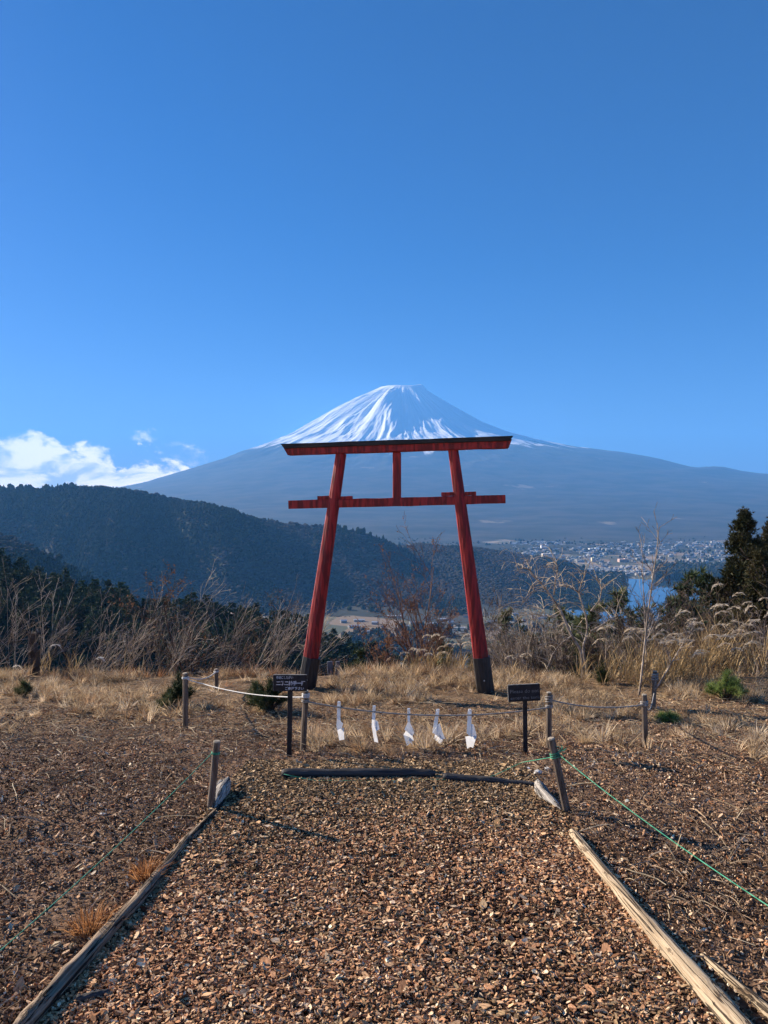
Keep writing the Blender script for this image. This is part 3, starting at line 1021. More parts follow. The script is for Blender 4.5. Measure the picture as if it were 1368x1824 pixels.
c2 = mixc(n, l, mth(n, l, 'MULTIPLY', smooth(n, l, nz4.outputs['Fac'], .62, .70), .45), c2, (.32, .085, .07))
l.new(c2, pb.inputs['Base Color'])
bp = n.new('ShaderNodeBump'); bp.inputs['Distance'].default_value = .012; bp.inputs['Strength'].default_value = .8
l.new(nz.outputs['Fac'], bp.inputs['Height']); l.new(bp.outputs[0], pb.inputs['Normal'])
m_sleeve = mat('black tarred sleeve', (.012, .011, .012), (.035, .03, .028), scale=6, stretch=(6, 6, 1), rough=.5, bump=.003, spec=.4)
m_blackwood = mat('black roof board', (.010, .009, .010), (.028, .022, .022), scale=5, stretch=(1, 8, 8), rough=.55, bump=.003)

TA = math.radians(5)
TO = np.array([0.13, 8.5, 0.0]); TU = np.array([math.cos(TA), -math.sin(TA), 0]); TN = np.array([-math.sin(TA), -math.cos(TA), 0])


def tp(px, py, off=0.0):
    r = ray(px, py); o = np.array([0, 0, CAMZ])
    t = ((TO - o) @ TN + 0) / (r @ TN)
    return o + r * t + TN * off


t_base = gpt(TO[0], TO[1])
torii = empty('torii_gate', tuple(t_base))
tag(torii, 'red wooden gate with leaning pillars and two crossbeams on the grassy mound', 'gate')
S = F / 8.5


def pillar(xb, yb, xs_, ys_, xt, yt, wb, wt, seed):
    r = np.random.default_rng(seed)
    n_ = 26
    top, bot = tp(xt, yt), tp(xb, yb)
    slv = tp(xs_, ys_)
    ts_ = np.linspace(0, 1, n_)
    pts = bot[None] * (1 - ts_[:, None]) + top[None] * ts_[:, None]
    # the sleeve joint lies a little off the straight line: bend the lower part
    rad = (wb + (wt - wb) * ts_) / 2 / S
    sides = 12
    a = np.arange(sides)
    base = 1 + .035 * np.cos(a * math.pi) + r.uniform(-.03, .03, sides)
    prof = base[None] * (1 + .03 * (fbm(a[None] * .7 + 0 * ts_[:, None], ts_[:, None] * 12, 3, seed) - .5))
    b = MB(); b.tube(pts[2:], rad[2:], sides, prof=prof[2:])
    p = adopt(b.build('pillar', m_red, None, smooth=False), torii)
    # sleeve
    d = (slv - bot); L = np.linalg.norm(d)
    foot = bot - d / L * .35
    sp_ = np.array([foot + (slv - foot) * q for q in np.linspace(0, 1, 6)])
    b = MB(); b.tube(sp_, np.linspace(wb * 1.12, wb * 1.07, 6) / 2 / S, 12, prof=np.broadcast_to(base, (6, 12)))
    s_ = b.build('sleeve', m_sleeve, None)
    s_.parent = p
    s_.matrix_parent_inverse = Matrix.Identity(4)
    # p itself sits at the world origin through its parent inverse, so the sleeve needs none
    b = MB(); b.tube([slv - d / L * .24 + TN * (wb * 1.1 / 2 / S - .002), slv - d / L * .24 + TN * (wb * 1.1 / 2 / S + .006)], .008, 8)
    bo = b.build('bolt', mat('bolt steel', (.5, .5, .5), rough=.4), None); bo.parent = p
    return p


pillar(544, 1240, 556, 1170, 608, 808, 31, 20, 1)
pillar(866, 1240, 857, 1170, 807, 800, 30, 19, 2)


def beam(name, x0, y0, x1, y1, h_px, depth, mt, slant=(0, 0), off=0.0, parent=None, seed=0, segs=14, bev=.006, jit=.0016):
    """a horizontal timber between two pixel points (its centre line), ends slanted by some pixels"""
    r = np.random.default_rng(seed + 50)
    p0, p1 = tp(x0, y0, off), tp(x1, y1, off)
    ax = p1 - p0; L = np.linalg.norm(ax); ax /= L
    up = np.array([0, 0, 1.0]); up -= ax * (ax @ up); up /= np.linalg.norm(up)
    h = h_px / 2 / S; dp = depth / 2
    sec = [(-dp + bev, -h), (dp - bev, -h), (dp, -h + bev), (dp, h - bev), (dp - bev, h), (-dp + bev, h), (-dp, h - bev), (-dp, -h + bev)]
    V = []
    for i in range(segs + 1):
        t = i / segs
        for (q, z) in sec:
            sl = (slant[0] if i == 0 else 0) * (z / h) + (slant[1] if i == segs else 0) * (z / h)
            j = r.normal(0, jit, 3) if 0 < i < segs else np.zeros(3)
            V.append(p0 + ax * (L * t + sl / S) + up * z + TN * q + j)
    k = len(sec)
    f = [(i * k + a_, i * k + (a_ + 1) % k, (i + 1) * k + (a_ + 1) % k, (i + 1) * k + a_) for i in range(segs) for a_ in range(k)]
    f += [tuple(range(k))[::-1], tuple(segs * k + a_ for a_ in range(k))]
    b = MB(); b.add(V, f)
    return adopt(b.build(name, mt, None), torii) if parent is None else b.build(name, mt, parent)


lint = beam('lintel', 511, 804, 908, 791, 15, .17, m_red, (-4, 3), seed=3)
beam('roof_board', 507, 796, 910, 782, 8.5, .24, m_blackwood, (-3, 3), parent=lint, seed=4)
beam('tie_beam', 515, 899, 900, 889, 15, .085, m_red, seed=5)
beam('wedge', 566, 887, 590, 886.4, 7, .06, m_red, seed=6, segs=4, bev=.003)
beam('wedge', 607, 887.5, 628, 887, 7, .06, m_red, seed=7, segs=4, bev=.003)
beam('wedge', 786, 880.5, 808, 880, 7, .06, m_red, seed=8, segs=4, bev=.003)
beam('wedge', 828, 879.5, 848, 879, 7, .06, m_red, seed=9, segs=4, bev=.003)
b = MB(); p0, p1 = tp(707, 893), tp(707, 806)
b.box((p0 + p1) / 2, (14.5 / S, .08, np.linalg.norm(p1 - p0)), rot=frame_of(p1 - p0, TU), bevel=.006)
adopt(b.build('strut', m_red, None), torii)

# ------------------------------------------------------------------ stakes
m_stake = mat('weathered stake', (.075, .055, .042), (.17, .13, .10), scale=7, stretch=(5, 5, .6), rough=.9, bump=.003, bscale=14, rand=.15)
m_cut = mat('cut stake end', (.30, .25, .19), (.42, .36, .28), scale=30, rough=.9)


def stake(top_px, bot_px, w, label, yaw=.35, dlean=0.0, bot_d=None, taper=.95):
    p = hit(*bot_px) if bot_d is None else at(bot_px[0], bot_px[1], bot_d)
    q = at(top_px[0], top_px[1], p[1] + dlean)
    d = q - p; L = np.linalg.norm(d)
    e = empty('stake', tuple(p)); tag(e, label, 'stake', 'wooden stakes around the clearing')
    p2 = p - d / L * .22
    rot = frame_of(d, (math.cos(yaw), -math.sin(yaw), 0))
    b = MB()
    n_ = 8
    r = np.random.default_rng(int(top_px[0] * 7 + top_px[1]))
    sq = np.array([1.12, 1.0] * 4) * r.uniform(.95, 1.05, 8)
    pts = p2[None] + (q - p2)[None] * np.linspace(0, 1, n_)[:, None] + r.normal(0, w * .02, (n_, 3))
    a = np.arange(8) * math.pi / 4 + yaw
    V = []
    for i, c_ in enumerate(pts):
        rr_ = w / 2 * (1.0 if i < n_ - 1 else .97)
        for k in range(8):
            V.append(c_ + rot[:, 0] * math.cos(a[k]) * rr_ * sq[k] + rot[:, 1] * math.sin(a[k]) * rr_ * sq[k])
    f = [(i * 8 + k, i * 8 + (k + 1) % 8, (i + 1) * 8 + (k + 1) % 8, (i + 1) * 8 + k) for i in range(n_ - 1) for k in range(8)]
    b.add(V, f)
    adopt(b.build('shaft', m_stake, None), e)
    b = MB()
    tv = np.array(V[-8:]); cen = tv.mean(0)
    b.add(np.concatenate([tv, cen + (tv - cen) * .9 + d / L * w * .08]), [(k, (k + 1) % 8, 8 + (k + 1) % 8, 8 + k) for k in range(8)] + [tuple(range(8, 16))])
    adopt(b.build('cut_top', m_cut, None), e)
    return p, q, d / L


sA = stake((386, 1322), (375, 1440), .034, 'weathered stake leaning beside the pale driftwood at the left of the path', dlean=0.0)
sB = stake((982, 1317), (1010, 1446), .036, 'stake leaning left at the right corner of the path, tied with green string', dlean=0.02)
sC = stake((545, 1231), (539, 1350), .036, 'stake right beside the small black sign with white writing', bot_d=5.15)
sD = stake((978, 1234), (978, 1345), .034, 'upright stake next to the sign in English, wrapped in rope', bot_d=5.3)
sE = stake((1147, 1238), (1150, 1348), .036, 'stake holding the right end of the low rope fence', bot_d=5.25)
sG = stake((1167, 1196), (1163, 1278), .040, 'grey stake with white rope knotted to it before the pampas grass', bot_d=7.4)
sH = stake((330, 1200), (330, 1297), .040, 'stake in front of the small dark pine shrub')
sI = stake((385, 1193), (386, 1243), .040, 'farther short stake behind the left rope corner', bot_d=8.6)

# ------------------------------------------------------------------ ropes and strings
m_rope = mat('pale rope', (.50, .46, .40), (.68, .65, .60), scale=60, rough=.8)
m_oldrope = mat('grey rope', (.22, .20, .18), (.34, .31, .28), scale=60, rough=.9)
m_white = mat('white rope', (.52, .51, .49), (.64, .63, .61), scale=60, rough=.7)
m_green = mat('green twine', (.02, .20, .11), (.07, .36, .22), scale=40, rough=.6)


def sag(p, q, s, n=24):
    t = np.linspace(0, 1, n)[:, None]
    pts = p * (1 - t) + q * t
    pts[:, 2] -= (4 * s * t * (1 - t))[:, 0]
    return pts


def coil(b, c, ax, r, turns, rad, pitch):
    fr = frame_of(ax)
    t = np.linspace(0, 1, int(turns * 10) + 1)
    a = t * turns * 2 * math.pi
    pts = np.array(c)[None] + r * (np.cos(a)[:, None] * fr[:, 0] + np.sin(a)[:, None] * fr[:, 1]) + (t * pitch)[:, None] * fr[:, 2]
    b.tube(pts, rad, 5)


def rope(name, path, rad, mt, label, coils=(), cat='rope', extra=None):
    b = MB()
    b.tube(path, rad, 6)
    for c in coils: coil(b, *c)
    if extra: extra(b)
    o = b.build(name, mt, None, smooth=True)
    tag(o, label, cat)
    return o


def on(st, t):
    p, q, d = st
    return p + (q - p) * t


front = np.array([0, -.02, 0])
rA = at(361, 1218, 6.35)
rope('rope', np.concatenate([sag(on(sH, .93) + front, rA, .005, 5), sag(rA, on(sC, .92) + front, .03, 24)[1:]]), .0042, m_white, 'white rope sagging from the left stakes to the stake beside the black sign',
     [(on(sH, .90), sH[2], .024, 2, .005, .02), (on(sC, .90), sC[2], .023, 3, .005, .03)])
rope('rope', sag(on(sI, .93), on(sH, .95), .05), .006, m_rope, 'short pale rope linking the two left corner stakes', [(on(sI, .9), sI[2], .025, 2, .005, .02)])
rS = sag(on(sC, .86) + front, on(sD, .78) + front, .075, 40)
rope('rope', rS, .005, m_oldrope, 'thin grey rope across the front from which the paper strips hang',
     [(on(sC, .83), sC[2], .023, 2, .005, .02), (on(sD, .76), sD[2], .022, 2, .006, .02)])
rope('rope', np.concatenate([sag(on(sD, .90) + front, on(sE, .86) + front, .035, 24), sag(on(sE, .86), on(sG, .55), .10, 12)[1:], sag(on(sG, .55) + front, on(sG, .92) + front, 0, 5)[1:]]), .0055, m_oldrope,
     'grey rope from the stake by the English sign to the right-hand stakes',
     [(on(sD, .84), sD[2], .022, 3, .006, .05), (on(sE, .82), sE[2], .023, 3, .006, .035), (on(sG, .80), sG[2], .026, 3, .009, .07)])


def knot(b):
    for k in range(7):
        a = k * .9
        c = on(sB, .82) + np.array([.03, -.01, .01])
        b.tube([c, c + np.array([.02 * math.cos(a), .01, .02 * math.sin(a)]), c + np.array([.034 * math.cos(a + .5), .0, .03 * math.sin(a + .5)])], .0022, 4)


rope('string', sag(on(sB, .80) + np.array([.02, -.01, 0]), at(1400, 1634, 2.35), .02), .0021, m_green, 'green twine running from the right leaning stake out of frame at right',
     [(on(sB, .74), sB[2], .023, 3, .0026, .03)], cat='string', extra=knot)
rope('string', sag(on(sA, .84) + np.array([-.018, -.01, 0]), at(-40, 1728, 2.35), .02), .0019, m_green, 'green twine running from the left leaning stake out of frame at left',
     [(on(sA, .82), sA[2], .021, 2, .0024, .012)], cat='string')
gA = [on(sB, .76), at(930, 1358, 4.45), at(860, 1391, 4.38), at(800, 1400, 4.33), at(700, 1405, 4.3), at(600, 1399, 4.3), at(505, 1379, 4.32)]
gA = np.array(gA)
tt = np.linspace(0, len(gA) - 1, 50)
gA = np.stack([np.interp(tt, np.arange(len(gA)), gA[:, k]) for k in range(3)], 1)
gA[:, 2] = np.maximum(gA[:, 2], gz(gA[:, 0], gA[:, 1]) + .012)
rope('string', gA, .0022, m_green, 'slack green twine trailing along the back logs of the path', cat='string')

# ------------------------------------------------------------------ folded paper strips on the rope
m_paper = mat('white paper', (.80, .80, .80), (.88, .88, .88), scale=20, rough=.8, transl=.3)
SH = [[[(95, 50), (122, 50), (120, 200), (92, 185)], [(92, 185), (120, 200), (142, 222), (130, 262), (95, 275), (87, 240)], [(95, 275), (148, 255), (152, 352), (112, 360)]],
      [[(382, 84), (406, 84), (403, 195), (376, 190)], [(398, 190), (425, 205), (438, 268), (412, 285), (395, 240)], [(374, 245), (376, 190), (403, 195), (412, 300), (428, 378), (395, 370)]],
      [[(664, 106), (688, 106), (686, 215), (665, 205)], [(640, 272), (668, 210), (686, 215), (722, 295), (705, 325)], [(632, 315), (655, 275), (705, 325), (718, 360), (690, 372)], [(632, 315), (690, 335), (708, 398), (690, 380), (660, 405)]],
      [[(898, 112), (925, 112), (908, 240), (895, 290), (866, 298)], [(870, 296), (908, 240), (928, 218), (940, 268), (972, 348), (935, 345)], [(878, 345), (897, 290), (955, 345), (935, 395)]],
      [[(1156, 112), (1187, 112), (1180, 330), (1145, 300)], [(1180, 226), (1203, 230), (1228, 320), (1180, 332)], [(1135, 328), (1180, 322), (1228, 322), (1198, 420), (1176, 412), (1150, 430)]]]
SHL = ['white folded paper strip at the far left of the rope', 'white folded paper strip second from the left on the rope', 'white folded paper strip in the middle of the rope',
       'white folded paper strip second from the right on the rope', 'white folded paper strip at the far right of the rope, nearest the English sign']
for i, pan in enumerate(SH):
    b = MB()
    px0 = 580 + pan[0][0][0] / 4.56
    dd = 5.15 + (px0 - 545) / (978 - 545) * .15 - .02
    r = np.random.default_rng(700 + i)
    for k, poly in enumerate(pan):
        off = [0, -.012, -.022, -.03][k]
        tilt = [(.0), .035, -.035, .03][k]
        cx_ = np.mean([q[0] for q in poly]); cy_ = np.mean([q[1] for q in poly])
        pts = [at(580 + x / 4.56, 1240 + y / 4.56, dd + off + tilt * (x - cx_) / 40 - .015 * (y - cy_) / 60) for x, y in poly]
        nn = len(pts)
        back = [p + np.array([0, .0012, 0]) for p in pts]
        b.add(pts + back, [tuple(range(nn)), tuple(range(2 * nn - 1, nn - 1, -1))] + [(j, j + nn, (j + 1) % nn + nn, (j + 1) % nn) for j in range(nn)])
    # the loop over the rope
    t0 = at(580 + (pan[0][0][0] + pan[0][1][0]) / 2 / 4.56, 1240 + (pan[0][0][1] + 2) / 4.56, dd)
    b.tube([t0 + np.array([-.009, 0, 0]), t0 + np.array([.009, 0, 0])], .009, 8)
    o = b.build('paper_strip', m_paper, None)
    tag(o, SHL[i], 'paper strip', 'folded paper strips on the rope')

# ------------------------------------------------------------------ signs
m_board = mat('black sign board', (.010, .010, .013), (.022, .022, .026), scale=25, rough=.6)
m_chalk = mat('chalk white', (.62, .62, .66), (.40, .40, .44), scale=30, rough=.9)
m_chalk2 = mat('faded chalk', (.20, .20, .21), (.11, .11, .12), scale=45, rough=.9)
m_edge = mat('pale board edge', (.20, .19, .18), (.10, .10, .10), scale=30, rough=.8)  # paler strip along the top and left edges of a sign board


def text_mesh(s, size, bold=0.0):
    c = bpy.data.curves.new('lettering', 'FONT')
    c.body = s; c.size = size; c.align_x = 'LEFT'; c.offset = bold; c.resolution_u = 2
    o = bpy.data.objects.new('lettering', c)
    COL.objects.link(o)
    bpy.context.view_layer.update()
    me = bpy.data.meshes.new_from_object(o.evaluated_get(bpy.context.evaluated_depsgraph_get()))
    bpy.data.objects.remove(o)
    return me


def sign(box, post, base_d, rows, label, mchalk, wpost, roll=0.0, yaw=0.0):
    x0, y0, x1, y1 = box
    px, pyb = post
    base = at(px, pyb, base_d)
    e = empty('sign', tuple(base)); tag(e, label, 'sign')
    d = base_d - .02
    c = at((x0 + x1) / 2, (y0 + y1) / 2, d)
    w = (x1 - x0) / F * d; h = (y1 - y0) / F * d
    top = at(px + (2 if px < 600 else -1), y1 - 4, base_d)
    b = MB(); lo = base - (top - base) / np.linalg.norm(top - base) * .15
    b.box((lo + top) / 2, (wpost, .02, np.linalg.norm(top - lo)), rot=frame_of(top - lo, (1, -.15, 0)), bevel=.002)
    adopt(b.build('post', m_board, None), e)
    rot = np.array(Euler((0, roll, yaw)).to_matrix())
    bo = MB(); bo.box((0, 0, 0), (w, .016, h), bevel=.0015)
    o = bo.build('board', m_board, e)
    o.location = Vector(c) - Vector(base); o.rotation_euler = (0, roll, yaw)
    b = MB(); b.box((0, .0, h / 2 + .0012), (w * .99, .0145, .0022)); b.box((-w / 2 - .001, .0, 0), (.002, .0145, h * .9))
    b.build('edge', m_edge, o)
    for (s, size, u, v, bold, wid) in rows:
        me = text_mesh(s, size, bold)
        me.materials.clear(); me.materials.append(mchalk)
        co = np.empty(len(me.vertices) * 3); me.vertices.foreach_get('co', co); co = co.reshape(-1, 3)
        sx_ = wid * w / (co[:, 0].max() - co[:, 0].min())
        co[:, 0] = (co[:, 0] - co[:, 0].min()) * sx_
        me.vertices.foreach_set('co', co.ravel()); me.update()
        t = bpy.data.objects.new('lettering', me); COL.objects.link(t)
        t.parent = o
        t.rotation_euler = (math.pi / 2, 0, 0)
        t.location = (-w / 2 + u * w, -.0095, h / 2 - v * h)
    return o


sign((487, 1202, 547, 1231), (515, 1358), 5.0, [('作法にしたがい', .022, .09, .22, .0002, .50), ('二礼二拍手一拝', .030, .09, .60, .0012, .86), ('ご参拝下さい', .022, .35, .90, .0004, .56)],
     'small black sign with white Japanese writing on a black post', m_chalk, .030)
sign((905, 1219, 962, 1249), (936, 1350), 5.05, [('Please do not', .034, .06, .48, .0000, .90), ('enter the torii', .030, .06, .86, .0000, .90)],
     'black sign with faint English writing on a black post', m_chalk2, .030, roll=-.05)

# ------------------------------------------------------------------ logs and driftwood
def wood_mat(name, c1, c2, crack, spot, bump=.006, ks=1.0):
    m = bpy.data.materials.new(name); m.use_nodes = True
    n, l = m.node_tree.nodes, m.node_tree.links
    p = n['Principled BSDF']; p.inputs['Roughness'].default_value = .9; p.inputs['Specular IOR Level'].default_value = .2
    tc_ = n.new('ShaderNodeTexCoord')

    def nzz(st, sc, det, rg=.6, dist=0.0):
        mp_ = n.new('ShaderNodeMapping'); mp_.inputs['Scale'].default_value = st
        l.new(tc_.outputs['Object'], mp_.inputs[0])
        q = n.new('ShaderNodeTexNoise'); q.inputs['Scale'].default_value = sc; q.inputs['Detail'].default_value = det
        q.inputs['Roughness'].default_value = rg; q.inputs['Distortion'].default_value = dist
        l.new(mp_.outputs[0], q.inputs['Vector'])
        return q.outputs['Fac']
    grain = nzz((1.2, 40, 40), 3 * ks, 5)
    blot = nzz((3, 9, 9), 2.2 * ks, 6, .65)
    crk = mth(n, l, 'ABSOLUTE', mth(n, l, 'SUBTRACT', nzz((.8, 22, 22), 1.6 * ks, 4, .5, .6), .5))
    cm = smooth(n, l, crk, .035, .008)
    bark = smooth(n, l, blot, .60, .67)
    col = mixc(n, l, smooth(n, l, grain, .35, .65), c1, c2)
    col = mixc(n, l, bark, col, spot)
    col = mixc(n, l, cm, col, crack)
    l.new(col, p.inputs['Base Color'])
    hgt = mth(n, l, 'SUBTRACT', mth(n, l, 'MULTIPLY_ADD', grain, .35, mth(n, l, 'MULTIPLY', bark, .6)), cm)
    b_ = n.new('ShaderNodeBump'); b_.inputs['Distance'].default_value = bump; b_.inputs['Strength'].default_value = 1
    l.new(hgt, b_.inputs['Height']); l.new(b_.outputs[0], p.inputs['Normal'])
    return m


m_log = wood_mat('grey weathered log', (.12, .085, .058), (.32, .235, .165), (.018, .013, .010), (.085, .06, .042), .012)
m_pale = wood_mat('pale barkless log', (.30, .22, .14), (.52, .41, .28), (.05, .035, .024), (.17, .115, .072), .006)
m_dark = mat('dark tarred timber', (.018, .018, .022), (.06, .055, .055), scale=5, stretch=(.7, 10, 10), rough=.7, bump=.005)
m_drift = wood_mat('silvery driftwood', (.24, .215, .19), (.46, .42, .37), (.06, .05, .045), (.19, .165, .14), .005, 1.3)


def log(name, p0, p1, r0, r1, mt, label, seed, rough=.22, bow=0.0, sides=18, segs=60, flat=1.0, groove=.12, cat='log', knots=6):
    p0 = np.asarray(p0); p1 = np.asarray(p1)
    L = np.linalg.norm(p1 - p0)
    t = np.linspace(0, 1, segs)
    r = np.random.default_rng(seed)
    pts = np.stack([t * L, bow * 4 * t * (1 - t) + .35 * r0 * (fbm(t * 5, 0 * t, 3, seed) - .5) * 2, .25 * r0 * (fbm(t * 4, 0 * t + 5, 3, seed + 1) - .5) * 2], 1)
    a = np.arange(sides) * 2 * math.pi / sides
    P = 1 + rough * (fbm(np.cos(a)[None] * 1.3 + t[:, None] * L * 5, np.sin(a)[None] * 1.3 + 3, 4, seed + 2) - .5) * 2
    P = P - groove * (np.abs(fbm(a[None] * 1.6 + .4 * np.sin(t[:, None] * 6), t[:, None] * L * 1.0, 2, seed + 3) - .5) < .045)
    for _ in range(knots):
        tk, ak = r.random(), r.uniform(0, 6.28)
        P = P + .22 * np.exp(-((t[:, None] - tk) * L / (.9 * r0)) ** 2 - ((np.angle(np.exp(1j * (a[None] - ak)))) / .5) ** 2)
    rad = r0 + (r1 - r0) * t
    rad = rad * (1 - .35 * sstep(.03, 0, t) - .35 * sstep(.97, 1, t))
    b = MB(); b.tube(pts, rad, sides, prof=P)
    v = b.v[0]; v[:, 2] *= flat
    o = b.build(name, mt, None, smooth=True)
    o.location = p0
    o.rotation_euler = Vector(p1 - p0).to_track_quat('X', 'Z').to_euler()
    tag(o, label, cat)
    return o


def gp(px, py, dz):
    p = hit(px, py); return np.array([p[0], p[1], float(gz(p[0], p[1])) + dz])


log('log', gp(338, 1494, .012), gp(28, 1850, .024), .020, .034, m_log, 'grey split log edging the left side of the chip path', 5, rough=.3, bow=.02, groove=.25, flat=.9)
log('log', gp(400, 1432, .005), gp(335, 1500, .010), .014, .022, m_log, 'thin half-buried end of the left edging beyond the split log', 15, rough=.3)
log('log', gp(1020, 1488, .018), gp(1345, 1880, .028), .022, .038, m_pale, 'long pale barkless log edging the right side of the chip path', 6, rough=.22, bow=-.02, groove=.12, knots=12)
log('log', gp(1250, 1708, .010), gp(1410, 1850, .016), .014, .020, m_pale, 'thin pale pole lying alongside the right edging log', 7, rough=.2)
log('log', gp(502, 1386, .027), gp(775, 1385, .023), .031, .026, m_dark, 'thick dark round timber across the far end of the path', 8, rough=.06, groove=.05, knots=0, sides=16)
log('log', gp(790, 1390, .020), gp(955, 1402, .018), .025, .012, m_dark, 'thinner black timber right of the thick dark timber', 9, rough=.06, groove=.04, knots=0)


def driftwood(p0, p1, radii, label, seed, bow=0.0, knob=None):
    p0 = np.asarray(p0); p1 = np.asarray(p1); L = np.linalg.norm(p1 - p0)
    t = np.linspace(0, 1, 34)
    pts = np.stack([t * L, bow * np.sin(t * math.pi), .008 * np.sin(t * 7)], 1)
    rad = np.interp(t, np.linspace(0, 1, len(radii)), radii)
    sides = 20; a = np.arange(sides) * 2 * math.pi / sides
    # long furrows along the grain, uneven ends
    pr = 1 + .20 * (fbm(np.cos(a)[None] * 1.2 + t[:, None] * 1.5, np.sin(a)[None] * 1.2, 3, seed) - .5) * 2
    pr = pr - .13 * (np.abs(fbm(a[None] * 1.9 + .25 * np.sin(t[:, None] * 5), t[:, None] * 1.2, 2, seed + 3) - .5) < .05)
    b = MB(); b.tube(pts, rad, sides, prof=pr)
    if knob is not None:
        k0 = np.array(knob[:3]); kt = np.linspace(0, 1, 9)
        kp = k0[None] + kt[:, None] * np.array(knob[3:6])[None]
        b.tube(kp, knob[6] * np.array([.9, 1.0, 1.06, 1.08, 1.05, .98, .85, .62, .25]), 14, prof=1 + .12 * (fbm(np.arange(14)[None] * .8 + 0 * kt[:, None], kt[:, None] * 4, 3, seed + 8) - .5) * 2)
    o = b.build('driftwood', m_drift, None, smooth=True)
    o.location = p0
    o.rotation_euler = Vector(p1 - p0).to_track_quat('X', 'Z').to_euler()
    tag(o, label, 'driftwood')


driftwood(gp(381, 1443, .004), gp(407, 1408, .060), [.010, .022, .030, .033, .036, .036, .026, .010], 'silvery driftwood stump with a round knob beside the left leaning stake', 3,
          bow=.006, knob=(.215, .012, .0, .02, .034, .012, .024))
driftwood(gp(1003, 1448, .0), gp(957, 1408, .045), [.006, .014, .022, .028, .033, .037, .034, .016], 'bleached driftwood stump at the end of the black timber by the right stake', 4, bow=.014)

# a small dark stub of wood lying in the shade of the left log
log('stick', gp(135, 1788, .012), gp(195, 1772, .012), .014, .010, m_dark, 'short dark stick lying on the chips near the left log', 10, cat='stick', knots=1, segs=20, sides=10)
# reddish brown dry tufts beside the left log

# ------------------------------------------------------------------ vegetation: generators
def norm(v):
    return v / (np.linalg.norm(v) + 1e-9)


def grow(r, p, d, L, rad, lvl, P, out):
    n_ = P['segs'][lvl]
    pts = [np.asarray(p, float)]; d = norm(np.asarray(d, float))
    bend = np.asarray(P['bend'][lvl], float)
    for i in range(n_):
        d = norm(d + r.normal(0, P['jit'][lvl], 3) + bend * (i + 1) / n_)
        pts.append(pts[-1] + d * L / n_)
    pts = np.array(pts)
    tap = P.get('taper', .25)
    rads = rad * np.linspace(1, tap, n_ + 1)
    out.append((pts, rads, lvl))
    if lvl + 1 >= len(P['kids']) + 1 or lvl >= len(P['kids']):
        return
    k = P['kids'][lvl]
    k = int(r.integers(k[0], k[1] + 1))
    for j in range(k):
        t = r.uniform(P['t0'][lvl], 1.0) if k > 1 else .7
        q = t * n_; i = min(int(q), n_ - 1)
        s = pts[i] + (pts[i + 1] - pts[i]) * (q - i)
        ax = norm(pts[i + 1] - pts[i])
        a = r.uniform(0, 2 * math.pi)
        side = norm(np.cross(ax, norm(r.normal(0, 1, 3))))
        ang = P['ang'][lvl] * r.uniform(.6, 1.3)
        dd = ax * math.cos(ang) + side * math.sin(ang)
        grow(r, s, dd, L * P['ratio'][lvl] * r.uniform(.6, 1.15) * (1.15 - .5 * t), rads[i] * .62, lvl + 1, P, out)


def sticks(out, minr=.0022, sides=(5, 4, 3, 3)):
    b = MB()
    for pts, rads, lvl in out:
        b.tube(pts, np.maximum(rads, minr), sides[min(lvl, 3)], cap=False)
    return b


def leaf_quads(b, pts, size, r, m=0, flat=False):
    for p in pts:
        u = norm(r.normal(0, 1, 3)); v = norm(np.cross(u, r.normal(0, 1, 3)))
        s = size * r.uniform(.6, 1.3)
        b.add([p, p + u * s * .5 + v * s * .22, p + u * s, p + u * s * .5 - v * s * .22], [(0, 1, 2, 3)], m)


m_cane = [mat('bare cane grey', (.19, .15, .12), (.36, .29, .23), scale=8, rough=.8), mat('bare cane brown', (.085, .06, .045), (.16, .115, .085), scale=8, rough=.85),
          mat('bare cane tan', (.34, .27, .19), (.55, .45, .34), scale=8, rough=.75)]
m_limb = mat('pale bark', (.16, .125, .10), (.40, .33, .27), scale=9, rough=.85, bump=.004)
m_darkbark = mat('dark bark', (.045, .032, .026), (.11, .08, .062), scale=9, rough=.9, bump=.004)
m_redtwig = mat('reddish twig', (.10, .052, .040), (.19, .105, .075), scale=8, rough=.85)
m_rust = mat('rust leaf', (.15, .072, .042), (.27, .14, .08), scale=30, rough=.8, transl=.35)
m_brownleaf = mat('brown leaf', (.10, .055, .035), (.20, .115, .07), scale=30, rough=.8, transl=.3)


def sz(x, y):
    """surface of the clearing or of the slope, whichever carries the plant"""
    if y < 23.9 and abs(x) < 21.9:
        return float(gz(x, y))
    return float(slope_z(np.array(x / y), np.array(y)))


def ppos(px, d, sink=.05):
    x = xof(px, d)
    return np.array([x, d, sz(x, d) - sink])


def plant(name, pos, label, cat, group=None):
    e = empty(name, tuple(pos)); tag(e, label, cat, group, kind='thing')
    return e


def bush(name, px, d, label, cat, P, stems, L, rad, dirs, mt, seed, group=None, leaves=None, base=.08, part='branches', minr=.0022, lf_lvl=1):
    r = np.random.default_rng(seed)
    e = plant(name, ppos(px, d), label, cat, group)
    out = []
    for k in range(stems):
        o0 = np.array([r.normal(0, base), r.normal(0, base), 0])
        dr = np.asarray(dirs, float) + r.normal(0, 1, 3) * np.asarray(P['spread'])
        grow(r, o0, dr, L * r.uniform(.6, 1.1), rad * r.uniform(.7, 1.15), 0, P, out)
    sticks(out, minr).build(part, mt, e)
    if leaves:
        lm, n_, size = leaves
        tips = [q for o_ in out if o_[2] >= lf_lvl for q in o_[0][1:]]
        idx = r.choice(len(tips), min(n_, len(tips) * 3))
        b = MB(); leaf_quads(b, [tips[i] + r.normal(0, .015, 3) for i in idx], size, r)
        b.build('leaves', lm, e)
    return e


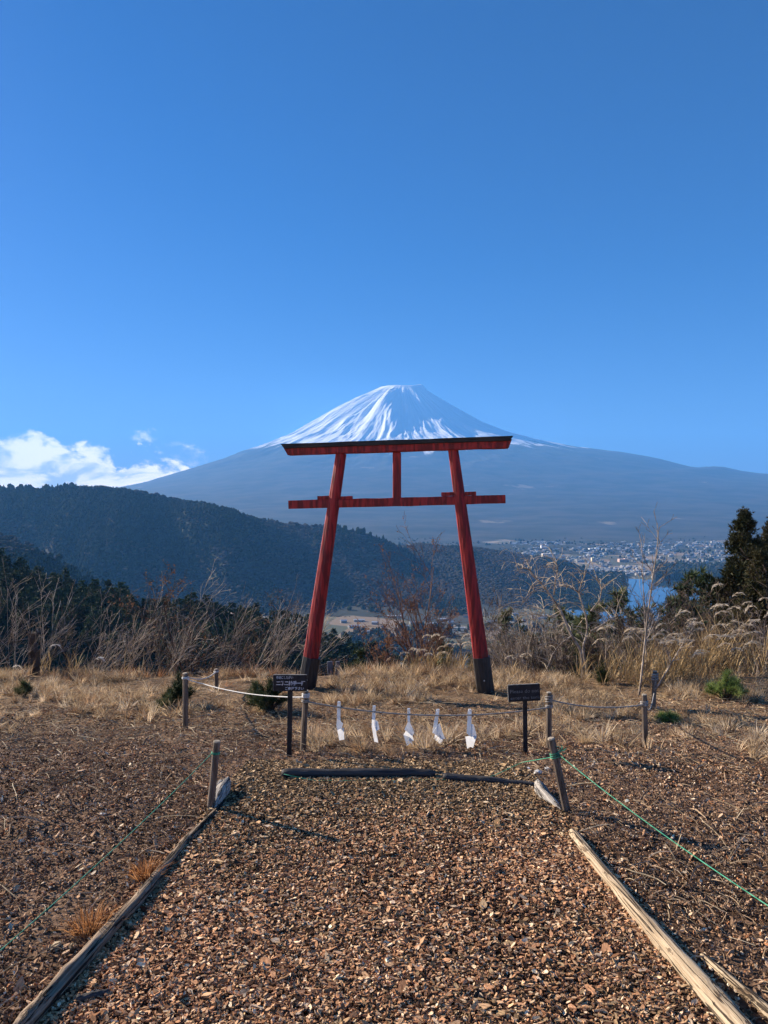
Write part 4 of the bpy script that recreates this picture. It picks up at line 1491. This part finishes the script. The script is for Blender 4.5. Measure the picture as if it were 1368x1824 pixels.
# --- left: thicket of bare canes that lean to the right
PC = dict(segs=(6, 4, 3), jit=(.08, .14, .18), bend=((.03, 0, -.02), (.05, 0, .03), (.02, 0, .03)), kids=((5, 9), (1, 3)), t0=(.2, .2), ang=(.45, .6), ratio=(.42, .5), spread=(.22, .2, .06))
for k in range(25):
    px = -40 + k * 24 + R.uniform(-9, 9)
    if px > 545: continue
    d = R.uniform(9.9, 12.2)
    drop = np.interp(px, [0, 250, 420, 560], [1.9, 1.65, 1.5, 1.1])
    bush('bare_shrub', px, d, 'bare grey shrub with leaning canes in the thicket at left', 'shrub', PC, int(R.integers(4, 7)), drop * R.uniform(.50, .92) + (d - 10) * .22, .0042,
         (R.uniform(-.15, .75), .0, 1), m_cane[k % 3], 900 + k, 'leaning bare shrubs of the left thicket', minr=.0017)
PT = dict(segs=(6, 5, 4, 3), jit=(.07, .12, .16, .2), bend=((0, 0, .02), (0, 0, .06), (0, 0, .05), (0, 0, .03)), kids=((5, 8), (3, 6), (1, 3)), t0=(.25, .25, .2), ang=(.75, .75, .7), ratio=(.62, .55, .5), spread=(.28, .25, .05))
bush('bare_tree', 350, 11.6, 'dark spreading bare bush tree with a few curled leaves behind the left stakes', 'tree', PT, 4, 1.55, .020, (-.05, 0, 1), m_darkbark, 31, leaves=(m_brownleaf, 420, .05))
bush('bare_tree', 455, 12.3, 'smaller dark bare bush left of the gate pillar', 'tree', PT, 3, 1.25, .014, (.2, 0, 1), m_darkbark, 32, leaves=(m_brownleaf, 160, .04))
bush('bare_tree', 290, 12.8, 'thin dark bare bush left of the spreading bush tree', 'tree', PT, 3, 1.35, .013, (.15, 0, 1), m_cane[1], 33)

# --- centre: reddish bare tree between the pillars
PM = dict(segs=(6, 5, 4, 3), jit=(.05, .09, .13, .16), bend=((0, 0, .01), (0, 0, .07), (0, 0, .06), (0, 0, .05)), kids=((6, 8), (4, 6), (2, 4)), t0=(.2, .25, .2), ang=(.62, .6, .6), ratio=(.62, .52, .5), spread=(.32, .2, .04))
bush('reddish_tree', 748, 11.4, 'reddish bare tree with rusty buds between the gate pillars', 'tree', PM, 8, 1.7, .017, (-.05, 0, 1), m_redtwig, 41, leaves=(m_rust, 2200, .028), lf_lvl=2)
bush('reddish_tree', 815, 13.0, 'brown bare tree just left of the right gate pillar', 'tree', PM, 4, 1.7, .015, (.1, 0, 1), m_cane[1], 42, leaves=(m_brownleaf, 500, .028), lf_lvl=2)
PS = dict(segs=(7, 4, 3), jit=(.06, .12, .15), bend=((0, 0, .02), (0, 0, .08), (0, 0, .05)), kids=((4, 8), (1, 3)), t0=(.3, .2), ang=(.5, .6), ratio=(.35, .5), spread=(.16, .1, .04))
bush('bare_sapling', 890, 11.2, 'thin pale bare sapling just right of the right pillar', 'tree', PS, 3, 1.7, .009, (.08, 0, 1), m_cane[0], 43)
bush('bare_sapling', 925, 11.8, 'thin pale bare sapling left of the wind-bent tree', 'tree', PS, 3, 1.3, .008, (.15, 0, 1), m_cane[2], 44)
bush('rust_shrub', 690, 10.1, 'small rust-leaved shrub at the crest left of the reddish tree', 'shrub', PS, 6, .75, .006, (0, 0, 1), m_redtwig, 45, leaves=(m_rust, 420, .035))
bush('rust_shrub', 672, 10.4, 'low brown shrub at the edge of the dark hollow', 'shrub', PS, 5, .55, .005, (.1, 0, 1), m_redtwig, 46, leaves=(m_rust, 200, .03))
bush('rust_shrub', 605, 10.2, 'thin rusty dock stalks right of the left pillar', 'shrub', PS, 3, .42, .004, (0, 0, 1), m_redtwig, 47, leaves=(m_rust, 160, .022), lf_lvl=0)
bush('rust_shrub', 432, 9.9, 'single rusty stalk behind the left rope', 'shrub', PS, 2, .42, .004, (0, 0, 1), m_redtwig, 48, leaves=(m_rust, 120, .022), lf_lvl=0)

# --- right: wind-bent dead tree with drooping twigs
PW = dict(segs=(8, 6, 6, 5), jit=(.10, .13, .12, .08), bend=((-.06, 0, .02), (-.10, 0, -.02), (-.16, 0, -.20), (-.12, 0, -.30)), kids=((5, 6), (7, 10), (5, 8)), t0=(.35, .25, .3), ang=(.55, .7, .6), ratio=(.62, .50, .62), spread=(.12, .08, .03))
e = plant('wind_bent_tree', ppos(1041, 9.7), 'pale crooked wind-bent bare tree with drooping twigs right of the English sign', 'tree')
r = np.random.default_rng(52)
base_ = np.array(e.location)
limbs = [([(1040, 1242), (1038, 1212), (1035, 1158), (1016, 1131), (1000, 1090), (987, 1069), (969, 1044), (951, 1026), (941, 1012), (922, 1014)], .026, .006),
         ([(1046, 1240), (1048, 1196), (1042, 1158), (1054, 1131), (1051, 1102), (1038, 1059), (1042, 1040), (1049, 1022)], .020, .005),
         ([(1038, 1059), (1019, 1047), (1000, 1043), (985, 1050)], .009, .004), ([(1051, 1088), (1066, 1067), (1069, 1045), (1062, 1032)], .009, .004),
         ([(1054, 1125), (1075, 1112), (1094, 1099), (1108, 1094)], .009, .004), ([(987, 1060), (987, 1030), (991, 1008), (984, 1000)], .009, .004),
         ([(1000, 1092), (985, 1100), (965, 1096), (948, 1104)], .008, .003), ([(1016, 1131), (1002, 1140), (985, 1160), (972, 1190)], .010, .004),
         ([(969, 1046), (952, 1052), (938, 1064), (930, 1080)], .007, .003)]
out = []
b = MB()
for pl, r0, r1 in limbs:
    P3 = np.array([at(x, y, 9.7) for x, y in pl]) - base_
    P3[:, 1] += np.cumsum(r.normal(0, .035, len(P3)))
    tt = np.linspace(0, len(P3) - 1, len(P3) * 4)
    q = np.stack([np.interp(tt, np.arange(len(P3)), P3[:, k]) for k in range(3)], 1)
    for _ in range(2): q[1:-1] = (q[:-2] + 2 * q[1:-1] + q[2:]) / 4
    b.tube(q, np.linspace(r0, r1, len(q)), 7)
    for j in range(len(q) // 3, len(q), 2):
        for _ in range(int(r.integers(1, 4))):
            grow(r, q[j], (r.normal(-.3, .5), r.normal(0, .5), r.uniform(.2, 1)), r.uniform(.14, .42), .0045, 0,
                 dict(segs=(7, 5), jit=(.10, .1), bend=((-.10, 0, -.22), (-.06, 0, -.25)), kids=((1, 4),), t0=(.2,), ang=(.5,), ratio=(.6,), taper=.35), out)
b.build('limbs', m_limb, e)
sticks(out, .0020, (4, 3, 3, 3)).build('twigs', m_cane[2], e)
PB = dict(segs=(10, 5, 3), jit=(.03, .10, .12), bend=((0, 0, .02), (0, 0, .10), (0, 0, .06)), kids=((20, 26), (2, 4)), t0=(.3, .2), ang=(.75, .6), ratio=(.22, .5), spread=(.03, .03, .02))
bush('bare_sapling', 1140, 8.3, 'straight slender bare tree behind the right-hand stakes', 'tree', PB, 1, 1.75, .018, (.11, 0, 1), m_limb, 61, base=.01)
bush('bare_sapling', 1152, 9.3, 'second slender bare stem close to the straight bare tree', 'tree', PB, 1, 1.6, .012, (.10, 0, 1), m_limb, 62, base=.01)
bush('bare_sapling', 1078, 9.8, 'slim bare stem with few twigs between the bent tree and the straight tree', 'tree', PB, 1, 1.35, .011, (.12, 0, 1), m_cane[0], 63, base=.01)
bush('bare_sapling', 1165, 8.6, 'long bare branch slanting to the right above the pampas grass', 'tree', PB, 1, 1.45, .010, (.62, 0, 1), m_limb, 64, base=.01)
PK = dict(segs=(5, 4, 3, 3), jit=(.08, .14, .18, .2), bend=((0, 0, .03), (0, 0, .06), (0, 0, .05), (0, 0, .03)), kids=((5, 8), (3, 6), (2, 3)), t0=(.2, .2, .2), ang=(.6, .7, .7), ratio=(.6, .55, .5), spread=(.3, .3, .05))
for k, (px, d, L) in enumerate([(905, 12.0, .9), (950, 11.5, 1.0), (985, 12.5, 1.1), (1020, 12.0, 1.0), (1085, 12.5, 1.3), (1120, 13.5, 1.4), (1180, 12.5, 1.35), (1215, 13, 1.6), (1240, 12, 1.5), (1350, 11, 1.1), (1010, 10.6, .8), (960, 10.5, .7), (1100, 11.0, 1.0), (1150, 11.5, 1.1), (1195, 11.0, 1.1), (1255, 13.5, 1.9), (1235, 14.5, 1.9)]):
    bush('bare_shrub', px, d, 'brown twiggy bare shrub of the thicket at right', 'shrub', PK, 4, L, .010, (-.12, 0, 1), m_cane[[1, 0, 1, 1][k % 4]], 70 + k, 'brown twiggy shrubs of the right thicket')
bush('brown_bush', 1275, 15.5, 'large dense brown bare bush under the dark cedars', 'shrub', PK, 9, 2.6, .022, (-.05, 0, 1), m_darkbark, 90, base=.35, minr=.004)
bush('brown_bush', 1330, 13.5, 'brown bare bush at the right edge below the cedars', 'shrub', PK, 7, 1.7, .016, (0, 0, 1), m_darkbark, 91, base=.25, minr=.003)
for k, (px, d, L, lean) in enumerate([(920, 10.6, 1.0, -.5), (945, 10.9, 1.1, -.6), (975, 10.6, .9, -.45), (1000, 11.2, 1.1, -.5), (900, 11.1, .9, -.4)]):
    bush('leaning_shrub', px, d, 'pale shrub with fine canes bent to the left behind the English sign', 'shrub', dict(PC, bend=((-.10, 0, -.04), (-.10, 0, -.06), (-.08, 0, -.1))), 12, L, .005, (lean * .3, 0, 1), m_cane[[2, 0][k % 2]], 120 + k, 'pale shrubs bent to the left')

# --- pampas grass
m_stem = mat('pampas stem', (.34, .23, .11), (.52, .38, .20), scale=6, rough=.7, transl=.3)
m_plume = mat('pampas plume', (.55, .45, .33), (.78, .68, .54), scale=12, rough=.9, transl=.5)
m_plumew = mat('pale pampas plume', (.68, .63, .55), (.85, .81, .74), scale=12, rough=.9, transl=.5)


def pampas(px, d, n, h, label, seed, lean=.12, plume=m_plume, spread=.20, upright=.5, group='pampas grass clumps at right', pl=.20):
    r = np.random.default_rng(seed)
    e = plant('pampas_grass', ppos(px, d, .03), label, 'grass', group)
    b = MB(); bp_ = MB()
    for k in range(n):
        p = np.array([r.normal(0, spread), r.normal(0, spread * .6), 0])
        dr = norm(np.array([lean + r.normal(0, .13), r.normal(0, .12), 1]))
        L = h * r.uniform(.65, 1.1)
        pts = [p]
        for i in range(7):
            dr = norm(dr + np.array([.035, 0, -.012]) * (i / 3))
            pts.append(pts[-1] + dr * L / 7)
        pts = np.array(pts)
        b.tube(pts, np.linspace(.0035, .0016, 8), 3, cap=False)
        # arching blades
        for q in range(5):
            t = r.uniform(.02, .5); i = int(t * 7)
            a = r.uniform(0, 6.28); dd = norm(np.array([math.cos(a) * .35 + .15, math.sin(a) * .35, 1]))
            lp = [pts[i]]
            for s_ in range(4):
                dd = norm(dd + np.array([dd[0], dd[1], -.5]) * .22)
                lp.append(lp[-1] + dd * h * .13)
            sd_ = norm(np.cross(dd, [0, .3, 1])) * .0045
            v = []
            for q_, w_ in zip(lp, (1, 1.1, .9, .5, .05)):
                v += [q_ - sd_ * w_, q_ + sd_ * w_]
            b.add(v, [(2 * j, 2 * j + 1, 2 * j + 3, 2 * j + 2) for j in range(4)])
        # plume: fine hairs drooping from the top of the stem
        if r.random() < .40:
            tip = pts[-1]; dd = dr.copy()
            ax = [tip]
            pll = pl * r.uniform(.7, 1.2)
            for i in range(5):
                dd = norm(dd + np.array([.20, 0, -.14 - upright * .1 * i]))
                ax.append(ax[-1] + dd * pll / 5)
            ax = np.array(ax)
            for i in range(34):
                t = r.uniform(0, 4.6); j = int(t); s0 = ax[j] + (ax[j + 1] - ax[j]) * (t - j)
                dj = norm(ax[j + 1] - ax[j])
                hd = norm(dj + r.normal(0, .28, 3) + np.array([.1, 0, -.15]))
                hl = pll * r.uniform(.22, .42)
                sd_ = norm(np.cross(hd, r.normal(0, 1, 3))) * .0028
                bp_.add([s0 - sd_, s0 + sd_, s0 + hd * hl * .6 + sd_ * .9 + np.array([0, 0, -.004]), s0 + hd * hl + np.array([0, 0, -.012])], [(0, 1, 2, 3)])
    b.build('stems', m_stem, e)
    if bp_.n: bp_.build('plumes', plume, e)


PG = 'clump of golden pampas grass with pale plumes at the right end of the crest'
for k, (px, d, n_, h) in enumerate([(1085, 9.0, 10, .62), (1110, 9.2, 12, .72), (1130, 8.9, 10, .55), (1160, 9.3, 12, .62), (1185, 9.0, 12, .6), (1205, 9.4, 12, .72), (1225, 9.1, 12, .62), (1255, 9.6, 13, 1.0),
                                    (1280, 9.9, 13, 1.05), (1240, 9.0, 10, .5), (1310, 9.7, 10, .8), (1345, 9.6, 8, .75), (1210, 10.0, 10, .9), (1172, 9.9, 9, .8)]):
    pampas(px, d, n_, h, PG, 200 + k)
for k, (px, d, n_, h) in enumerate([(742, 9.85, 9, .42), (765, 9.9, 11, .5), (790, 9.8, 12, .5), (812, 9.9, 11, .46), (832, 9.8, 9, .42), (722, 10.0, 6, .38), (905, 9.8, 6, .3), (690, 10.0, 5, .4)]):
    pampas(px, d, n_, h, 'low clump of straw-coloured pampas grass between the pillars behind the mound', 230 + k, lean=.04, spread=.11, group='low pampas clumps behind the mound', pl=.13)
for k, (px, d, h, lb) in enumerate([(212, 10.2, .68, 'lone stem with a bright white plume in the left thicket'), (150, 9.7, .36, 'bent stem with a pale curved plume low in the left thicket'), (8, 9.8, .25, 'short pale plume at the far left edge of the thicket'),
                                    (70, 10.0, .62, 'thin plumes curling at the left end of the thicket'), (120, 10.0, .6, 'curled pale seed head in the left thicket near the stump')]):
    pampas(px, d, 2 if k < 3 else 4, h, lb, 250 + k, lean=.25, plume=m_plumew, spread=.04, upright=1.2, group=None, pl=.16)


# --- conifers
def needles(b, c, r, n, L, w, up=.3, out=None, m=0):
    d = r.normal(0, 1, (n, 3)) + np.array([0, 0, up]) + (0 if out is None else out)
    d /= np.linalg.norm(d, axis=1)[:, None] + 1e-9
    s = np.cross(d, r.normal(0, 1, (n, 3)))
    s *= w / (np.linalg.norm(s, axis=1)[:, None] + 1e-9)
    e_ = c + d * (L * r.uniform(.6, 1.2, n))[:, None]
    b.add(np.stack([c - s, c + s, e_], 1).reshape(-1, 3), [(3 * i, 3 * i + 1, 3 * i + 2) for i in range(n)], m)


def pine_parts(seed, H, W, tiers, per, clump, nl, nw, nn, lean=0.0, irregular=.35, topflat=.0, droop=-.1):
    r = np.random.default_rng(seed)
    t = MB(); cr = MB()
    tr = np.array([[lean * z * .3 + .02 * H * math.sin(z * 3 + seed), .01 * H * math.cos(z * 4), z * H * .97] for z in np.linspace(0, 1, 8)])
    t.tube(tr, np.linspace(.022 * H, .004 * H, 8), 7)
    for i in range(tiers):
        z = .16 + .84 * (i + .9 + r.uniform(-.3, .3)) / tiers
        z = min(max(z, .05), .99)
        rad = W * (1 - z) ** (.75 - topflat) * r.uniform(1 - irregular, 1 + irregular * .5) + .03 * W
        c = np.array([np.interp(z * .97 * H, tr[:, 2], tr[:, k]) for k in range(2)] + [z * .97 * H])
        for k in range(per):
            a = r.uniform(0, 6.28); rr_ = rad * r.uniform(.55, 1.1)
            tip = c + np.array([math.cos(a) * rr_, math.sin(a) * rr_, rr_ * (.25 + droop + r.uniform(-.15, .2))])
            t.tube([c, (c + tip) / 2 + np.array([0, 0, -.03 * rr_]), tip], [.006 * H, .004 * H, .002 * H], 3, cap=False)
            nc = max(1, int(clump * rr_ / W + 1))
            for q in range(nc):
                s = c + (tip - c) * (1 - .75 * q / max(nc, 1)) + r.normal(0, .06 * W, 3)
                needles(cr, s, r, nn, nl, nw, .35, norm(tip - c) * .5)
    for q in range(8):
        needles(cr, np.array([tr[-1][0], tr[-1][1], H * r.uniform(.88, .97)]), r, nn, nl, nw, .6)
    return t, cr


m_pine = mat('pine needles', (.025, .042, .016), (.060, .080, .030), scale=1.2, rough=.7, transl=.15, rand=.25)
m_pinel = mat('olive pine needles', (.060, .072, .030), (.115, .125, .055), scale=1.2, rough=.7, transl=.2, rand=.2)
m_cedar = mat('cedar foliage', (.022, .030, .012), (.075, .062, .026), scale=.9, rough=.8, transl=.12)
m_bright = mat('bright young needles', (.13, .19, .045), (.27, .33, .10), scale=4, rough=.6, transl=.3)
m_trunk = mat('pine bark', (.06, .045, .035), (.13, .09, .07), scale=4, rough=.95, bump=.02)

# pine wood on the near left hill: 4 shapes, copied
protos = []
for i in range(5):
    t, c_ = pine_parts(500 + i, 8.6, 3.0, 8, 7, 2.6, .85, .22, 10, irregular=.45, topflat=.48)
    protos.append((mesh_of(t, 'trunk'), mesh_of(c_, 'crown')))
    protos[-1][0].materials.append(m_trunk); protos[-1][1].materials.append(m_pine)


def copy_tree(name, k, pos, s, rot, label, group, pr=protos):
    e = plant(name, pos, label, 'tree', group)
    e.scale = (s * R.uniform(.9, 1.1), s, s * R.uniform(.85, 1.15)); e.rotation_euler = (0, 0, rot)
    for nm, me in (('trunk', pr[k][0]), ('crown', pr[k][1])):
        o = bpy.data.objects.new(nm, me); COL.objects.link(o); o.parent = e


us, ts, PV = pineh_g
cand = []
for j in range(0, len(us)):
    px = us[j] * F + CX
    if px < -60 or px > 735: continue
    for i in range(len(ts)):
        if ts[i] > 1.06: continue
        p = PV[i, j]
        py = CY - F * math.tan(math.atan2(p[2] - CAMZ, p[1]) + PITCH)
        if py < 1235: cand.append((px, py, p))
R.shuffle(cand)
taken = []
cand.sort(key=lambda q: -q[2][1] + R.uniform(0, 60))
for px, py, p in cand:
    if len(taken) >= 296: break
    if all((px - a) ** 2 / 15 ** 2 + (py - b_) ** 2 / 9 ** 2 > 1 for a, b_ in taken):
        taken.append((px, py))
        copy_tree('pine_tree', int(R.integers(0, 5)), p + np.array([R.normal(0, 1), R.normal(0, 1), -.4]), R.uniform(.85, 1.25), R.uniform(0, 6.28),
                  'dark green pine in the wood on the near slope at left', 'pines of the wood on the near left slope')

# pines below the crest at right, tops showing
pr2 = []
for i in range(4):
    t, c_ = pine_parts(540 + i, 9.0, 2.2, 17, 9, 6.0, .30, .032, 17, irregular=.4, topflat=.05)
    pr2.append((mesh_of(t, 'trunk'), mesh_of(c_, 'crown')))
    pr2[-1][0].materials.append(m_trunk); pr2[-1][1].materials.append(m_pinel if i % 2 else m_pine)
for k, (px, py, d) in enumerate([(868, 1110, 34), (905, 1118, 30), (940, 1112, 36), (975, 1105, 40), (1010, 1098, 38), (1045, 1098, 42), (1090, 1088, 44), (1122, 1074, 40), (1165, 1088, 46), (1205, 1064, 44), (1235, 1054, 40), (1255, 1062, 34),
                                  (1215, 1090, 30), (1180, 1105, 28), (850, 1128, 28), (780, 1128, 30), (1140, 1108, 30), (1000, 1128, 27), (1075, 1096, 36), (1105, 1090, 38), (1140, 1086, 36), (1185, 1082, 38), (1150, 1100, 32), (1222, 1074, 36), (1250, 1060, 38), (1030, 1104, 36), (1200, 1100, 31), (1060, 1122, 28), (640, 1175, 24), (655, 1192, 20)]):
    top = at(px, py, d); gzz = sz(top[0], d)
    H = max(top[2] - gzz, 2.0)
    copy_tree('pine_tree', k % 4, np.array([top[0], d, gzz]), H / 9.0, R.uniform(0, 6.28),
              'olive green pine below the crest with only its top showing' if px > 760 else 'small dark pine at the edge of the hollow right of the left pillar', 'pines below the crest', pr2)

# tall cedars at the right edge
def cedar(px, py, d, W, label, seed):
    top = at(px, py, d); gzz = sz(top[0], d) - .3; H = top[2] - gzz
    e = plant('cedar_tree', np.array([top[0], d, gzz]), label, 'tree', 'dark cedars at the right edge')
    r = np.random.default_rng(seed)
    t = MB(); c_ = MB()
    t.tube(np.array([[.05 * math.sin(z * 5), 0, z * H * .98] for z in np.linspace(0, 1, 8)]), np.linspace(.2, .02, 8), 8)
    nb_ = 620
    for k in range(nb_):
        z = 1 - r.random() ** 1.25 * .75; a0 = a = r.uniform(0, 6.28)
        tz = (1 - z) * H
        rad = min(.52 * W / 2 * tz ** .8, W * 1.15) * r.uniform(.7, 1.12) * (.86 + .26 * math.sin(tz * 2.6 + a0 * 2 + seed)) + .04
        c0 = np.array([0, 0, z * H * .98]); tip = c0 + np.array([math.cos(a) * rad, math.sin(a) * rad, -.05 * rad + r.uniform(-.1, .15)])
        t.tube([c0, (c0 + tip) / 2 + np.array([0, 0, -.05]), tip], [.02, .014, .006], 3, cap=False)
        for q in range(6):
            s = c0 + (tip - c0) * r.uniform(.35, 1.0) + r.normal(0, .07, 3)
            k_ = min(1.0, .35 + tz / 4)
            needles(c_, s, r, 10, .28 * k_, .040 * k_, 1.1, norm(tip - c0) * .5)
    t.build('trunk', m_trunk, e); c_.build('crown', m_cedar, e)


cedar(1326, 903, 27, 2.0, 'tall dark cedar with a pointed top near the right edge', 1)
cedar(1374, 918, 29, 2.1, 'dark cedar cut by the right edge of the picture', 2)
cedar(1355, 980, 23, 1.8, 'shorter brownish cedar in front of the tall ones', 3)
t, c_ = pine_parts(560, 9.0, 2.0, 12, 7, 4, .34, .035, 18, irregular=.4)
pr3 = [(mesh_of(t, 'trunk'), mesh_of(c_, 'crown'))]; pr3[0][0].materials.append(m_trunk); pr3[0][1].materials.append(m_pine)
top = at(1282, 975, 32); g0 = sz(top[0], 32)
copy_tree('pine_tree', 0, np.array([top[0], 32, g0]), (top[2] - g0) / 9, 1.0, 'dark pine leaning out left of the tall cedar', None, pr3)


# --- small conifers on the clearing
def young(px, py, d, h, w, label, seed, mt, dens=30, nl=.075):
    p = np.array([xof(px, d), d, 0]); p[2] = sz(p[0], d)
    r = np.random.default_rng(seed)
    e = plant('young_pine', p, label, 'shrub', None)
    t = MB(); c_ = MB()
    for k in range(dens):
        a = r.uniform(0, 6.28); q = r.uniform(0, 1) ** .6
        tip = np.array([math.cos(a) * w * q * r.uniform(.6, 1), math.sin(a) * w * q, h * (1 - .65 * q) * r.uniform(.55, 1.05)])
        t.tube([np.array([0, 0, -.03]), tip * np.array([.4, .4, .55]), tip], [.008, .006, .003], 4, cap=False)
        for s in (.55, .75, .9, 1.0):
            needles(c_, tip * np.array([s, s, .3 + .7 * s]), r, 26, nl, .0022, .5, norm(tip) * .6)
    t.build('stem', m_trunk, e); c_.build('needles', mt, e)


young(316, 1200, 7.6, .34, .16, 'small dark bushy pine behind the left corner stake', 601, m_pine, 40)
young(300, 1240, 7.4, .16, .14, 'low grey-green seedling pine left of the corner stake', 602, m_pinel, 14)
young(480, 1235, 7.2, .30, .24, 'low dark green pine spreading behind the black sign', 603, m_pine, 40)
young(456, 1225, 7.7, .28, .16, 'pale green pine sprig left of the black sign', 604, m_pinel, 16)
young(1295, 1250, 7.9, .32, .22, 'bright green young pine at the right before the pampas grass', 605, m_bright, 40)
young(1196, 1285, 6.7, .09, .12, 'tiny green pine seedling right of the rope fence', 606, m_bright, 16)
young(1075, 1215, 9.1, .26, .10, 'slim green seedling left of the pampas grass', 607, m_pine, 16)
young(40, 1225, 8.4, .16, .10, 'tiny pine seedling at the far left of the clearing', 608, m_pinel, 14)
young(632, 1195, 10.4, .30, .22, 'dark green pine shrub on the crest right of the grey boards', 609, m_pine, 30)


# --- rusty tufts by the left log
def rtuft(px, py, s, label, seed):
    p = hit(px, py)
    e = plant('dry_tuft', p, label, 'grass', 'rusty dry tufts along the left log')
    r = np.random.default_rng(seed); b = MB()
    for k in range(150):
        a = r.uniform(0, 6.28); o0 = np.array([math.cos(a), math.sin(a), 0]) * r.uniform(0, .035) * s
        d = norm(np.array([math.cos(a) * .6, math.sin(a) * .6, 1]) + r.normal(0, .25, 3) + np.array([.15, 0, 0]))
        L = .075 * s * r.uniform(.5, 1.1)
        sd_ = norm(np.cross(d, r.normal(0, 1, 3))) * .0016
        q = o0 + d * L * .6; q2 = o0 + d * L + np.array([d[0], d[1], -.6]) * L * .25
        b.add([o0 - sd_, o0 + sd_, q + sd_, q - sd_, q2], [(0, 1, 2, 3), (3, 2, 4)])
    b.build('blades', mat('rust blades', (.28, .12, .045), (.48, .25, .11), scale=20, rough=.8, transl=.4), e)


rtuft(262, 1565, 1.35, 'rusty dry tuft farther along the left log', 1)
rtuft(162, 1660, 1.5, 'orange-brown dry tuft nearest the camera beside the left log', 2)

# --- stump and grey boards at the crest
e = plant('dead_stump', ppos(58, 9.9), 'brown dead tree stump standing in the left thicket', 'stump')
b = MB(); t = np.linspace(0, 1, 14)
a = np.arange(14) * 2 * math.pi / 14
b.tube(np.stack([.02 * np.sin(t * 5), 0 * t, t * .60], 1), .062 - .018 * t + .006 * np.sin(t * 23), 14, prof=1 + .28 * (fbm(a[None] * 1.5 + 0 * t[:, None], t[:, None] * 3, 3, 8) - .5) * 2)
b.build('trunk', m_darkbark, e)
r = np.random.default_rng(5); b = MB()
for k in range(200):
    a_ = r.uniform(0, 6.28); z = r.uniform(.05, .60)
    c_ = np.array([math.cos(a_) * .052, math.sin(a_) * .052, z])
    b.tube([c_, c_ + np.array([math.cos(a_) * .025, math.sin(a_) * .025, .045])], [.008, .002], 3)
b.build('bark_flakes', m_cane[1], e)
m_greyboard = mat('grey weathered board', (.10, .11, .13), (.17, .18, .20), scale=8, stretch=(6, 6, .8), rough=.9, bump=.002)
for (x0, x1, lean, lb) in ((583, 593, -.05, 'grey weathered board, left of the pair behind the left pillar'), (597, 604, .05, 'grey weathered board, right of the pair behind the left pillar')):
    p = ppos((x0 + x1) / 2, 10.0, .1)
    top = at((x0 + x1) / 2, 1178, 10.0)
    b = MB(); H = top[2] - p[2]
    b.box((0, 0, H / 2), ((x1 - x0) / F * 10, .025, H), rot=np.array(Euler((0, lean, .2)).to_matrix()), bevel=.003)
    o = b.build('board', m_greyboard, None); o.location = p
    tag(o, lb, 'board')

# --- a few white stones and scraps by the right driftwood and on the left soil
m_stone = mat('pale stone', (.42, .40, .38), (.68, .66, .63), scale=14, rough=.85, bump=.006)
for k, (px, py, s, lb) in enumerate([(958, 1378, .026, 'pale stone just behind the bleached driftwood'), (940, 1372, .020, 'small grey stone beside the English sign post'), (975, 1372, .022, 'pinkish stone between the driftwood and the leaning stake'),
                                     (183, 1452, .016, 'small white stone on the dark soil at left'), (100, 1693, .030, 'whitish scrap of bark beside the left log'), (130, 1690, .020, 'small pale bark scrap beside the whitish scrap')]):
    me = tree_blob(800 + k, False, .22); 
    co = np.empty(len(me.vertices) * 3); me.vertices.foreach_get('co', co); co = co.reshape(-1, 3); co[:, 2] -= .9
    co *= np.array([s, s * .8, s * .55]); me.vertices.foreach_set('co', co.ravel())
    o = finish(me, 'stone' if k < 4 else 'bark_scrap', m_stone if k < 4 else m_pale, None, False)
    p = hit(px, py); o.location = (p[0], p[1], p[2] + s * .3); o.rotation_euler = (0, 0, k)
    tag(o, lb, 'stone' if k < 4 else 'bark')
